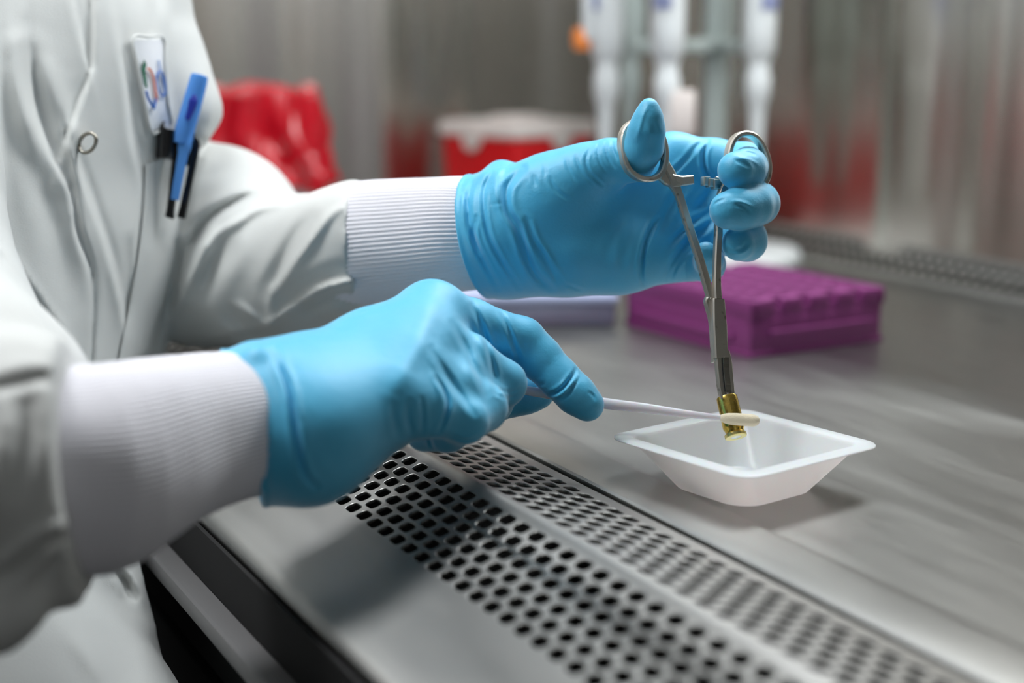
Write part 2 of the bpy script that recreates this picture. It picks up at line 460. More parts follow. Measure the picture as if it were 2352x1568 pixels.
for i_, (a_, b_) in enumerate(zip(xs[:-1], xs[1:])):      # unseen end panel: light and dark bands made up for the steel's reflections
    n_ = len(V); y_ = Y0 + (.006 if i_ % 2 else 0)
    V += [(a_, y_, -.01), (b_, y_, -.01), (b_, y_, ZC), (a_, y_, ZC), (a_, Y0 - .01, -.01), (b_, Y0 - .01, -.01), (b_, Y0 - .01, ZC), (a_, Y0 - .01, ZC)]
    F += [[n_ + q for q in f_] for f_ in ((0, 1, 2, 3), (7, 6, 5, 4), (0, 4, 5, 1), (1, 5, 6, 2), (2, 6, 7, 3), (3, 7, 4, 0))]; FM += [i_ % 2] * 6
structure(mesh_obj('wall_right', V, F, M['ceil'], smooth=False, mats=[M['banddark']], fm=FM))
structure(quad_slab('ceiling', [(X0 - .02, Y0, ZC), (XB, Y0, ZC), (XB, Y1, ZC), (X0 - .02, Y1, ZC)], (0, 0, .01), M['ceil']))
structure(quad_slab('floor', [(-3, -3, -.92), (3, -3, -.92), (3, 4, -.92), (-3, 4, -.92)], (0, 0, -.02), M['floor']))
# the laboratory behind the operator, seen only as blurred reflections in the steel
structure(quad_slab('wall_front', [(-2.4, -3, -.92), (-2.4, 4, -.92), (-2.4, 4, 2.0), (-2.4, -3, 2.0)], (-.05, 0, 0), M['roomwall']))

# light fixture under the cabinet ceiling
b = MB().box((0.50, 0.76, ZC - 0.004), (0.12, 0.66, 0.004), bev=0.002)
tag(b.build('lamp_housing', M['ceil']), 'long white lamp housing under the cabinet ceiling', 'lamp')

# work surface: one tray with a raised front lip
prof = [(0.3375, -0.030), (0.3372, 0.0005), (0.3376, 0.0022), (0.3388, 0.0030), (0.341, 0.0032), (0.3640, 0.0032), (0.3665, 0.0029), (0.3690, 0.0012), (0.3712, 0.0002), (0.374, 0.0), (0.80, 0.0), (0.868, 0.0), (0.871, 0.0004), (0.8725, 0.002)]
def extrude_profile(prof, ya, yb, t=0.0015, n=2):
    P = np.array(prof, float); V = []; F = []
    ys = np.linspace(ya, yb, n)
    d = np.gradient(P, axis=0); nn = np.stack([d[:, 1], -d[:, 0]], 1); nn /= np.linalg.norm(nn, axis=1, keepdims=True)
    K = len(P)
    for y in ys:
        for p in P: V.append((p[0], y, p[1]))
        for p, q in zip(P, nn): V.append((p[0] + q[0] * t, y, p[1] + q[1] * t))
    for j in range(n - 1):
        a, c = j * 2 * K, (j + 1) * 2 * K
        for k in range(K - 1):
            F.append((a + k, a + k + 1, c + k + 1, c + k)); F.append((a + K + k + 1, a + K + k, c + K + k, c + K + k + 1))
        F.append((a, c, c + K, a + K)); F.append((a + K - 1, a + 2 * K - 1, c + 2 * K - 1, c + K - 1))
    for j, fl in ((0, False), (n - 1, True)):
        a = j * 2 * K
        for k in range(K - 1):
            q = (a + k, a + K + k, a + K + k + 1, a + k + 1); F.append(q if not fl else q[::-1])
    return V, F
V, F = extrude_profile(prof, Y0 + .01, Y1 - .003)
tag(mesh_obj('work_surface', V, F, M['worktop'], sharp=25), 'wide brushed steel work surface with a raised front lip under the purple rack', 'work surface')

# front air grille: two perforated slopes meeting in a ridge
def perforated(mb, y0, ny, pitch_y, rows, hl, hw, m=0, wall=0.0014, solid=None):
    """rows: list of (Xa, Za, Xb, Zb) strips, one hole per pitch in each, staggered"""
    S = 4
    for r, (xa, za, xb, zb) in enumerate(rows):
        off = (r % 2) * pitch_y / 2
        ex = np.array([xb - xa, 0, zb - za]); Lr = np.linalg.norm(ex); ex = ex / Lr
        ny_ = np.array([0, 1.0, 0]); up = np.cross(ex, ny_); up = up if up[2] > 0 else -up
        for k in range(ny):
            c = np.array([(xa + xb) / 2, y0 + off + (k + .5) * pitch_y, (za + zb) / 2])
            def loop(hx, hy, rad, dz):
                out = []
                for sx, sy, a0 in ((1, 1, 0), (-1, 1, 90), (-1, -1, 180), (1, -1, 270)):
                    for q in range(S):
                        a = math.radians(a0 + 90 * q / (S - 1))
                        out.append(c + ex * (sx * (hx - rad) + rad * math.cos(a)) + ny_ * (sy * (hy - rad) + rad * math.sin(a)) + up * dz)
                return out
            rect = []
            for sx, sy in ((1, 1), (-1, 1), (-1, -1), (1, -1)):
                cx, cy = sx * Lr / 2, sy * pitch_y / 2
                # S points: along the edges meeting at this corner
                prv = {(1, 1): (1, .5), (-1, 1): (-.5, 1), (-1, -1): (-1, -.5), (1, -1): (.5, -1)}[(sx, sy)]
                nxt = {(1, 1): (.5, 1), (-1, 1): (-1, .5), (-1, -1): (-.5, -1), (1, -1): (1, -.5)}[(sx, sy)]
                for px_, py_ in (prv, (sx, sy), (sx, sy), nxt):
                    rect.append(c + ex * px_ * Lr / 2 + ny_ * py_ * pitch_y / 2)
            L0 = loop(hw + .00035, hl + .00035, .0024, 0); L1 = loop(hw + .0001, hl + .0001, .0021, -.00015); L2 = loop(hw, hl, .002, -.0005); L3 = loop(hw, hl, .002, -wall)
            N = 4 * S; V = rect + L0 + L1 + L2 + L3; F = []
            for j in range(4):
                for q in range(N):
                    q2 = (q + 1) % N
                    F.append((j * N + q, j * N + q2, (j + 1) * N + q2, (j + 1) * N + q))
            mb.add(V, F, m)
def strip(mb, pts, ya, yb, m=0):
    V = []; F = []
    for x, z in pts: V += [(x, ya, z), (x, yb, z)]
    for i in range(len(pts) - 1): F.append((2 * i, 2 * i + 1, 2 * i + 3, 2 * i + 2))
    mb.add(V, F, m)
GY0 = -0.30; PY = 0.0122; NY = 138; GY1 = GY0 + PY * (NY + .5)
g = MB()
fr = []; x = 0.2761; z = 0.00905
for r in range(6):
    xa, za = x - 0.0070, z - 0.0024; fr.append((xa, za, x, z)); x, z = xa, za
bk = []; xb_, zb_ = 0.3273, 0.0033
for r in range(6):
    xa, za = xb_ - 0.0070, zb_ + 0.00100; bk.append((xa, za, xb_, zb_)); xb_, zb_ = xa, za
perforated(g, GY0, NY, PY, fr, .0043, .00285)
perforated(g, GY0, NY, PY, bk, .0042, .0028)
# half-pitch end fillers and the plain sheet between and beside the rows
for r, (xa, za, xb2, zb2) in enumerate(fr + bk):
    if r % 2: strip(g, [(xa, za), (xb2, zb2)], GY0, GY0 + PY / 2)
    else: strip(g, [(xa, za), (xb2, zb2)], GY1 - PY / 2, GY1)
ridge = [(0.2761, 0.00905), (0.2790, 0.00992), (0.2812, 0.0103), (0.2835, 0.01015), (bk[-1][0], bk[-1][1])]
strip(g, ridge, GY0, GY1)
strip(g, [(0.3273, 0.0033), (0.3335, 0.0024), (0.3345, 0.0016), (0.3348, -0.004), (0.3348, -0.03)], GY0, GY1)
front = [(0.188, -0.030), (0.1882, -0.0235), (0.1888, -0.0208), (0.1905, -0.0192), (0.194, -0.0178), (fr[-1][0], fr[-1][1])]
strip(g, front, GY0, GY1)
gr = thing('air_grille', 'steel front air grille with two sloping bands of square holes under the right hand', 'air grille', (0.26, 0.6, -0.03))
g.build('perforated_sheet', M['steel'], gr, sharp=30)
t = MB()
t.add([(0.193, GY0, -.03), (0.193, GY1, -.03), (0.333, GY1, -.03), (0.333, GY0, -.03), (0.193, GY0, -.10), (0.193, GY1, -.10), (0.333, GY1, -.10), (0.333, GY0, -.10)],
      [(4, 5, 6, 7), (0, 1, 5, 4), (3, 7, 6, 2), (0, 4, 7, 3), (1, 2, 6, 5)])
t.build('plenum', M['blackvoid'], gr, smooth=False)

# cabinet front below the grille
cb = thing('cabinet_base', 'shaded cabinet front with a grey rail below the grille edge', 'cabinet', (0.18, 0.5, -0.9))
s = MB(); V, F = extrude_profile([(0.1850, -0.0235), (0.1848, -0.030), (0.1846, -0.048)], GY0, GY1, t=-0.002); s.add(V, F)
s.build('front_fascia', M['dark'], cb, sharp=25)
s = MB().box((0.1815, (GY0 + GY1) / 2, -0.0535), (0.0085, (GY1 - GY0) / 2, 0.0048), bev=0.0022)
s.build('rail', M['rail'], cb)
s = MB().box((0.26, (GY0 + GY1) / 2, -0.5), (0.060, (GY1 - GY0) / 2, 0.38), bev=0.004)
s.build('lower_body', M['blackvoid'], cb)

# back air grille: a sloping perforated strip at the foot of the back wall
g = MB(); rows = []
for r in range(3):
    a = r / 3; b_ = (r + 1) / 3
    rows.append((0.8745 + .009 * a, 0.003 + 0.020 * a, 0.8745 + .009 * b_, 0.003 + 0.020 * b_))
perforated(g, -0.36, 150, 0.0120, rows, .0045, .0027)
strip(g, [(0.8725, -0.001), (0.8745, 0.003)], -0.36, 1.44); strip(g, [(0.8835, 0.023), (0.8837, 0.0262), (0.8846, 0.0275)], -0.36, 1.44)
bg = thing('back_air_grille', 'narrow perforated steel strip along the foot of the back wall', 'air grille', (0.878, 0.5, 0))
g.build('perforated_sheet', M['steel'], bg, sharp=30)
s = MB().add([(0.8785, -.36, .001), (0.8785, 1.44, .001), (0.8842, 1.44, .022), (0.8842, -.36, .022)], [(0, 1, 2, 3)])
s.build('backing', M['blackvoid'], bg, smooth=False)

# ---------------------------------------------------------------- weighing boat
def hw(r, fwd, z): return FH * fwd + RT * r + np.array([0, 0, z])
def rsq(c, a, rad, z, rot, n=8):
    """rounded square, side a, corner radius rad"""
    out = []; h = a / 2 - rad
    for sx, sy, a0 in ((1, 1, 0), (-1, 1, 90), (-1, -1, 180), (1, -1, 270)):
        for k in range(n + 1):
            q = math.radians(a0 + 90 * k / n); x = sx * h + rad * math.cos(q); y = sy * h + rad * math.sin(q)
            xr = x * math.cos(rot) - y * math.sin(rot); yr = x * math.sin(rot) + y * math.cos(rot)
            out.append(np.array([c[0] + xr, c[1] + yr, z]))
    return out
bc = hw(0.1038, 0.6610, 0)
rot = math.radians(45 - 27.7 - 7)
rings = []
def R(a, rad, z): rings.append(rsq(bc, a, rad, z, rot))
R(0.0005, .0002, .0009); R(0.032, .009, .0009); R(0.0472, .0125, .0009); R(0.0490, .0125, .0016)
for t in np.linspace(0, 1, 9)[1:]: R(0.0490 + (0.0705 - 0.0490) * t, .0125 - .0090 * t, .0016 + (.0205 - .0016) * t)
R(0.0716, .0040, .0216); R(0.0732, .0048, .0220); R(0.0800, .0070, .0220); R(0.0875, .0098, .0219); R(0.0881, .0101, .0216); R(0.0879, .0100, .0212)
R(0.0745, .0055, .0212); R(0.0732, .0050, .0208); R(0.0722, .0045, .0198)
for t in np.linspace(1, 0, 9)[1:]: R(0.0505 + (0.0722 - 0.0505) * t, .0135 - .0090 * t, .0010 + (.0198 - .0010) * t)
R(0.0492, .0130, .0003); R(0.0480, .0126, .0001); R(0.0005, .0002, .0001)
N = len(rings[0]); V = np.concatenate([np.array(r) for r in rings]); F = []
for j in range(len(rings) - 1):
    for k in range(N):
        k2 = (k + 1) % N; F.append((j * N + k, j * N + k2, (j + 1) * N + k2, (j + 1) * N + k))
o = mesh_obj('weighing_boat', V, F, M['boat'], sharp=50)
tag(o, 'square white plastic weighing boat standing empty on the steel work surface', 'weighing boat')

# ---------------------------------------------------------------- purple tube rack
rp = on_z(1722, 825, 0)
ang = math.radians(27.7 + 31)
dL = FH * math.cos(math.radians(31)) - RT * math.sin(math.radians(31))   # long side, away to the left
dW = FH * math.sin(math.radians(31)) + RT * math.cos(math.radians(31))   # short side, away to the right
LL, LW, LHt = 0.137, 0.114, 0.0365
rk = thing('tube_rack', 'purple plastic tube rack with rows of round wells on the steel behind the boat', 'tube rack', tuple(rp + dL * LL / 2 + dW * LW / 2))
ax = [dW, dL, np.array([0, 0, 1.0])]
def rb(mb, u0, u1, v0, v1, z0, z1, bev=.001, m=0):
    mb.box(rp + dW * (u0 + u1) / 2 + dL * (v0 + v1) / 2 + np.array([0, 0, (z0 + z1) / 2]), ((u1 - u0) / 2, (v1 - v0) / 2, (z1 - z0) / 2), ax, bev, m)
body = MB()
rb(body, 0.0012, LW - .0012, 0.0012, LL - .0012, 0.0, 0.0275, .0012)
rb(body, 0, LW, 0, LL, 0.0, 0.0035, .001)                    # foot flange
nW, nL = 5, 8
pw, pl = LW / nW, LL / nL
for i in range(nW):                                          # castellated short ends
    for e in (0, 1):
        v0 = 0 if e == 0 else LL - .007
        rb(body, i * pw + pw * .14, (i + 1) * pw - pw * .14, v0, v0 + .007, .026, LHt, .0012)
for e in (0, 1):
    rb(body, .001, LW - .001, .0015 if e == 0 else LL - .006, .006 if e == 0 else LL - .0015, .02, LHt - .0055, .0005)
rb(body, 0.0, pw * .10, 0, LL, .026, LHt, .0008); rb(body, LW - pw * .10, LW, 0, LL, .026, LHt, .0008)
rb(body, 0.016, LW - .010, -.0012, .002, 0.012, 0.0165, .0008)   # ledge on the near end
rb(body, -.0012, .002, .018, LL - .012, 0.008, 0.0135, .0008)    # ledge on the left side
body.build('rack_body', M['purple'], rk)
top = MB()
S = 16
for i in range(nW):
    for j in range(nL):
        u0, u1, v0, v1 = .003 + i * (LW - .006) / nW, .003 + (i + 1) * (LW - .006) / nW, .006 + j * (LL - .012) / nL, .006 + (j + 1) * (LL - .012) / nL
        cu, cv = (u0 + u1) / 2, (v0 + v1) / 2; r_ = .0062
        rect = []; L0 = []; L1 = []; L2 = []
        for k in range(S):
            a = 2 * math.pi * k / S + math.pi / 4; cx, cy = math.cos(a), math.sin(a); q = max(abs(cx), abs(cy))
            def P_(u, v, z): return rp + dW * u + dL * v + np.array([0, 0, z])
            rect.append(P_(cu + cx / q * (u1 - u0) / 2, cv + cy / q * (v1 - v0) / 2, LHt - .0012)); L0.append(P_(cu + cx * r_ * 1.1, cv + cy * r_ * 1.1, LHt - .0012))
            L1.append(P_(cu + cx * r_, cv + cy * r_, LHt - .002)); L2.append(P_(cu + cx * r_ * .92, cv + cy * r_ * .92, LHt - .026))
        F = []
        for q_ in range(3):
            for k in range(S):
                k2 = (k + 1) % S; F.append((q_ * S + k, q_ * S + k2, (q_ + 1) * S + k2, (q_ + 1) * S + k))
        F.append(tuple(3 * S + k for k in range(S)))
        top.add(rect + L0 + L1 + L2, F)
for j in range(nL - 1):                                      # raised bars between the rows of wells
    v = .006 + (j + 1) * (LL - .012) / nL
    rb(top, .003, LW - .003, v - .0012, v + .0012, LHt - .0022, LHt, .0006)
top.build('well_plate', M['purple'], rk)
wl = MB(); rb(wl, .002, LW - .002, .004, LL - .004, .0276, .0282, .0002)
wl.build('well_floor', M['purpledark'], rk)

# ---------------------------------------------------------------- low clear box with a lavender lid
q0 = on_z(1418, 752, 0); bx = RT * math.cos(.05) + FH * math.sin(.05); by = np.cross(np.array([0, 0, 1.0]), bx)
A3 = [bx, by, np.array([0, 0, 1.0])]
cx = q0 - bx * .065 + by * .045
bxo = thing('storage_box', 'low clear plastic box with lavender lid, left of the purple rack', 'box', tuple(cx))
MB().box(cx + [0, 0, .0085], (.064, .044, .0083), A3, .003).build('box_body', M['clear'], bxo)
MB().box(cx + [0, 0, .0200], (.066, .046, .0034), A3, .0025).build('lid', M['lavender'], bxo)

# ---------------------------------------------------------------- sharps container
def tri_axes(deg):
    a = math.radians(deg); x_ = np.array([math.cos(a), math.sin(a), 0]); return [x_, np.array([-x_[1], x_[0], 0]), np.array([0, 0, 1.0])]
sc = np.array([0.700, 1.322, 0])
A = tri_axes(17)
sh = thing('sharps_container', 'red sharps container with a warm white scalloped lid in the far corner', 'sharps container', tuple(sc))
sb = MB()
def taper_box(mb, c, A, hb, ht, z0, z1, bev, n=4, m=0):
    V = []; F = []
    def ring(h, z, r):
        o = []
        for sx, sy, a0 in ((1, 1, 0), (-1, 1, 90), (-1, -1, 180), (1, -1, 270)):
            for k in range(n + 1):
                a = math.radians(a0 + 90 * k / n); o.append(c + A[0] * (sx * (h[0] - r) + r * math.cos(a)) + A[1] * (sy * (h[1] - r) + r * math.sin(a)) + np.array([0, 0, z]))
        return o
    R_ = [ring((hb[0] - bev / 2, hb[1] - bev / 2), z0, bev), ring(hb, z0 + bev / 2, bev), ring(ht, z1 - bev / 4, bev), ring((ht[0] - bev / 3, ht[1] - bev / 3), z1, bev)]
    K = len(R_[0])
    for r in R_: V += r
    for j in range(3):
        for k in range(K):
            k2 = (k + 1) % K; F.append((j * K + k, j * K + k2, (j + 1) * K + k2, (j + 1) * K + k))
    F.append(tuple(range(K - 1, -1, -1))); F.append(tuple(3 * K + k for k in range(K)))
    mb.add(V, F, m)
taper_box(sb, sc, A, (.050, .048), (.054, .052), 0, .106, .006); sb.build('bin_body', M['red'], sh)
ld = MB(); taper_box(ld, sc, A, (.058, .056), (.056, .054), .1045, .119, .006)
for sx in (-1, 1):
    for u in (.004,):
        for e, (p, q) in enumerate(((A[0], A[1]), (A[1], A[0]))):
            ld.lathe([(0.0005, -.0015), (.012, -.0015), (.012, .0015), (.0005, .0015)], sc + p * sx * (.0575 - .002 * e) + q * u + [0, 0, .104], p, 20)
ld.build('lid', M['lid'], sh)
MB().box(sc + [0, 0, .121], (.022, .016, .003), A, .002).build('flap', M['lid'], sh)

# ---------------------------------------------------------------- red waste bag over its holder
rc = np.array([0.436, 1.302, 0])
wb = thing('waste_bin', 'small bench bin under a crumpled red bag behind the left shoulder', 'bin', tuple(rc))
hb = MB(); hb.lathe([(.040, 0), (.041, .002), (.043, .10), (.044, .135), (.042, .1355), (.041, .10), (.039, .004), (0.0005, .004)], rc, n=40)
hb.build('holder', M['white'], wb)
rng = random.Random(4); V = []; F = []; NA, NZ = 180, 44
for j in range(NZ):
    v = j / (NZ - 1)
    for k in range(NA):
        a = 2 * math.pi * k / NA
        if v < .18: r = .036 + .012 * v / .18; z = .152 + .004 * math.sin(v / .18 * 3.1) ;
        else:
            u = (v - .18) / .82; r = .048 + .012 * u; z = .153 - .082 * u
        amp = .0012 + .0042 * min(1, v * 1.2)
        r += amp * (math.sin(a * 9 + 3 * math.sin(v * 4)) + .7 * math.sin(a * 17 + 1 + v * 6) + .5 * math.sin(a * 5 - v * 7) + .35 * math.sin(a * 31 + v * 11)) * .8
        z += .0035 * math.sin(a * 7 + 1) * v + .002 * math.sin(a * 13) * v + .003 * math.sin(a * 4 + 2)
        V.append((rc[0] + r * math.cos(a), rc[1] + r * math.sin(a), z))
for j in range(NZ - 1):
    for k in range(NA):
        k2 = (k + 1) % NA; F.append((j * NA + k, (j + 1) * NA + k, (j + 1) * NA + k2, j * NA + k2))
b0 = len(V)
for j in range(8):                                        # the bag's mouth going down inside
    r = .036 - .001 * j; z = .152 - .012 * (j + 1)
    for k in range(NA):
        a = 2 * math.pi * k / NA; V.append((rc[0] + (r + .002 * math.sin(a * 8)) * math.cos(a), rc[1] + (r + .002 * math.sin(a * 8)) * math.sin(a), z))
for j in range(8):
    lo = b0 + j * NA; hi = 0 if j == 0 else b0 + (j - 1) * NA
    for k in range(NA):
        k2 = (k + 1) % NA; F.append((hi + k, hi + k2, lo + k2, lo + k))
bo = mesh_obj('bag', V, F, M['redbag'], wb, label='crumpled glossy red bag')
md = bo.modifiers.new('thick', 'SOLIDIFY'); md.thickness = .0006

# ---------------------------------------------------------------- pipette stand and pipettes
pc = on_z(1632, 600, 0); pc[2] = 0
st = thing('pipette_stand', 'pale grey carousel stand on a white round base behind the left hand', 'pipette stand', tuple(pc))
MB().lathe([(.0005, 0), (.076, 0), (.080, .003), (.080, .009), (.076, .0125), (.03, .016), (.014, .019), (.0005, .019)], pc, n=72).build('base', M['white'], st)
MB().lathe([(.013, .018), (.0115, .03), (.0105, .24), (.012, .26), (.012, .34), (.0005, .342)], pc, n=32).build('column', M['greyplast'], st)
pips = []
HZ = .205
def px_at(px, fwd):      # where the column of pixels px meets the distance fwd (both measured level)
    t_ = fwd / (math.cos(TH)); 
    return FH * fwd + RT * (px - 1176) / FPX * fwd * 0.985
angs = [(1392, 1.30), (1532, 1.245), (1742, 1.30), (1446, 1.395), (1650, 1.41)]
for k, (px_, fw_) in enumerate(angs):
    p = px_at(px_, fw_)
    p[2] = 0
    dirr = (p - pc); dirr[2] = 0; L_ = np.linalg.norm(dirr); dirr /= L_
    arm = MB(); z0 = HZ - .012
    P = [pc + dirr * .010 + [0, 0, z0], pc + dirr * (L_ * .5) + [0, 0, z0 - .004], pc + dirr * (L_ - .018) + [0, 0, z0]]
    arm.sweep(catmull(P, 6), (0, 0, 1), .014, .010, cham=.4)
    arm.build('arm', M['greyplast'], st)
    pips.append((p, dirr))
desc = ['white hanging pipette with an orange button, leftmost on the stand', 'white hanging pipette nearest the thumb, at the middle of the stand',
        'white hanging pipette on the right side of the stand', 'half-hidden grey pipette behind the leftmost one', 'half-hidden grey pipette behind the stand column']
for k, (p, dirr) in enumerate(pips):
    pt = thing('pipette', desc[k], 'pipette', tuple(p + [0, 0, .06]), 'pipettes hanging on the stand')
    side = np.cross([0, 0, 1.0], dirr); back = k > 2
    mm = M['greyplast'] if back else M['white']
    lean = np.array([0, 0, 0.0]); 
    o = p.copy()
    b = MB()
    b.lathe([(.0105, .180), (.0135, .186), (.0140, .205), (.0140, .27), (.0150, .30), (.013, .32), (.0005, .322)], o, n=28, sx=1.0)
    b.box(o - dirr * .012 + [0, 0, .285], (.014, .0085, .045), [side, dirr, np.array([0, 0, 1.0])], .004)
    b.build('handle_body', mm, pt)
    b = MB().lathe([(.0035, .060), (.0045, .065), (.0068, .130), (.0080, .144), (.0105, .150), (.0108, .166), (.0088, .170), (.0100, .180)], o, n=24)
    b.build('shaft', mm, pt)
    b = MB().box(o + dirr * .0135 + [0, 0, .250], (.0075, .0014, .030), [side, dirr, np.array([0, 0, 1.0])], .001)
    b.build('label_strip', M['label'], pt)
    if k == 0:
        MB().lathe([(.0005, -.0085), (.0066, -.0080), (.0080, -.002), (.0080, .005), (.0066, .0095), (.0005, .010)], o - RT * .0205 + [0, 0, .196], (0, 0, 1), n=24).build('button', M['orange'], pt, label='orange ejector button')
        MB().box(o - RT * .015 + [0, 0, .23], (.006, .008, .035), [RT, FH, np.array([0, 0, 1.0])], .003).build('grip', M['white'], pt)
    if k == 1:
        MB().box(o + RT * .012 - FH * .006 + [0, 0, .138], (.0105, .004, .0185), [RT, FH, np.array([0, 0, 1.0])], .002).build('tag', M['lid'], pt, label='small white tag')

# ---------------------------------------------------------------- haemostat, cartridge case, swab
def dT(px, py): return 0.690 + (905 - py) * 4.2e-5 + (px - 1670) * 4.5e-5
def tp(P, dd=0.0): return np.array([W(x, y, dT(x, y) + dd) for x, y in P])
def k_(p, q): return [(1350 + .3316 * x, 180 + .3316 * y) for x, y in zip(p, q)]
tn = -(FW * math.cos(math.radians(24)) - RT * math.sin(math.radians(24)) * 1.0)      # face turned slightly to the right, left flank visible
tn /= np.linalg.norm(tn)
def z1(*P): return [(1350 + .3316 * x, 180 + .3316 * y) for x, y in P]
def z2(*P): return [(1350 + .4146 * x, 600 + .4146 * y) for x, y in P]
hm = thing('hemostat', 'slim steel locking hemostat held by its rings in the raised left hand', 'hemostat', tuple(W(1668, 905, .690)))
# thumb-ring half
ringA = z1((300, 312), (258, 350), (234, 415), (236, 500), (258, 590), (300, 655), (370, 694), (450, 694), (505, 655), (531, 580), (533, 500), (516, 425), (478, 350), (420, 300), (355, 288))
mb = MB()
mb.sweep(catmull(tp(ringA), 6, closed=True), tn, .0027, .0046, closed=True, cham=.45)
sh_ = z1((500, 662), (548, 692), (590, 725), (628, 800), (660, 900), (695, 1010), (735, 1130), (780, 1270), (820, 1410), (852, 1530))
shP = tp(sh_ + z2((665, 222), (690, 330), (697, 460), (700, 560)), .0009)
wd = np.interp(np.arange(len(shP)), [0, 1, 2, 3, 9, 10, 13], [.0050, .0068, .0056, .0040, .0040, .0040, .0022])
Pc = catmull(shP, 5); mb.sweep(Pc, tn, np.interp(np.linspace(0, 1, len(Pc)), np.linspace(0, 1, len(wd)), wd), .0030, cham=.45)
mb.sweep(catmull(tp(z1((585, 712), (640, 712), (690, 706), (727, 702))), 4), tn, np.interp(np.linspace(0, 1, 13), [0, .4, 1], [.0066, .0046, .0042]), .0030, cham=.35)
mb.sweep(catmull(tp(z1((524, 540), (548, 610), (580, 675), (612, 745))), 5), tn, np.interp(np.linspace(0, 1, 16), [0, .5, 1], [.0026, .0046, .0046]), .0031, cham=.45)
mb.build('ring_handle', M['tool'], hm, sharp=28, label='half with the thumb ring')
# finger-ring half
ringB = z1((968, 560), (985, 470), (1022, 410), (1078, 384), (1140, 398), (1190, 445), (1228, 520), (1248, 610), (1238, 690), (1205, 740), (1150, 762), (1080, 755), (1015, 720), (975, 650))
mb = MB()
mb.sweep(catmull(tp(ringB), 6, closed=True), tn, .0026, .0046, closed=True, cham=.45)
sB = z1((985, 690), (950, 740), (925, 800), (905, 900), (905, 1040), (898, 1180), (893, 1330), (893, 1450), (900, 1540))
PB = tp(sB + z2((720, 215), (726, 330), (732, 450), (736, 540)), -.0004)
wB = np.interp(np.linspace(0, 1, len(catmull(PB, 5))), [0, .1, .45, .66, .72, .85, 1], [.0036, .0040, .0036, .0040, .0060, .0074, .0070])
mb.sweep(catmull(PB, 5), tn, wB, .0030, cham=.4)
jB = tp(z2((728, 500), (733, 600), (741, 700), (752, 760), (764, 800)), -.0004)
Pj = catmull(jB, 4); mb.sweep(Pj, tn, np.linspace(.0052, .0026, len(Pj)), .0028, cham=.4)
mb.build('ring_handle', M['tool'], hm, sharp=28, label='half with the finger ring')
# ratchet teeth on the finger-ring half
mb = MB()
arm = tp(z1((945, 740), (925, 728), (900, 720), (880, 716)), -.0004); mb.sweep(arm, tn, .0050, .0030, cham=.3)
for i, (x_, y_, h_) in enumerate([(884, 735, .0036), (850, 724, .0032), (815, 712, .0034)]):
    c = tp(z1((x_, y_)), -.0012)[0]
    up_ = W(1668, 500, .7) - W(1668, 600, .7); up_ /= np.linalg.norm(up_); rr = np.cross(up_, tn)
    mb.box(c, (.0017, h_ / 2 + .0004, .0019), [rr, up_, tn], .0004)
mb.build('ratchet', M['tool'], hm, sharp=28, label='stepped ratchet teeth')
# far jaw with its serrations
mb = MB()
jA = tp(z2((762, 500), (776, 560), (784, 640), (792, 720), (796, 770), (790, 800)), .0006); Pj = catmull(jA, 5)
mb.sweep(Pj, tn, np.interp(np.linspace(0, 1, len(Pj)), [0, .2, 1], [.0036, .0034, .0026]), .0030, cham=.4)
mb.build('jaw', M['tool'], hm, sharp=28)
mb = MB()
sr = tp(z2((757, 535), (760, 600), (766, 660), (773, 722)), -.0011)
Sg = catmull(sr, 8); mb.sweep(Sg, tn, .0034, .0016, cham=.1)
pr = np.linspace(0, len(Sg) - 1, 26)
for i in pr:
    i0 = int(i); c = Sg[i0] * (1 - (i - i0)) + Sg[min(i0 + 1, len(Sg) - 1)] * (i - i0)
    d_ = Sg[-1] - Sg[0]; d_ /= np.linalg.norm(d_); r_ = np.cross(d_, tn)
    mb.box(c + tn * .0010 , (.0015, .00034, .0004), [r_, d_, np.cross(r_, d_)], .0001, m=1)
mb.build('serration', M['blackvoid'], hm, smooth=False, mats=[M['dsteel']])

# cartridge case
mo = W(1669, 912, .6915); hd = W(1690, 1001, .6915 - .0062)
ax_ = hd - mo; ax_ /= np.linalg.norm(ax_); Lc = .0192
cc = thing('cartridge_case', 'empty brass cartridge case hanging mouth-up on the hemostat tip over the white boat', 'cartridge case', tuple(hd))
MB().lathe([(.0044, .010), (.0045, .0004), (.00465, 0), (.00478, .0003), (.00482, .002), (.00492, .0140), (.0049, .0146), (.00425, .0160), (.00420, .0170)], mo, ax_, 64, cap=False).build('case_body', M['brass'], cc, sharp=40)
MB().lathe([(.0042, .0169), (.0046, .0174), (.00498, .0176), (.0050, .0178), (.0050, .0189), (.0048, .0192), (.0024, .0192), (.00235, .0190), (.0023, .0190)], mo, ax_, 64, cap=False).build('case_head', M['brasshead'], cc, sharp=30)
pm = MB().lathe([(.0023, .0189), (.0022, .01915), (.0016, .01925), (.0009, .01925), (.0006, .0189), (.0001, .0188)], mo, ax_, 40, cap=False)
pm.build('primer', M['primer'], cc, sharp=30)

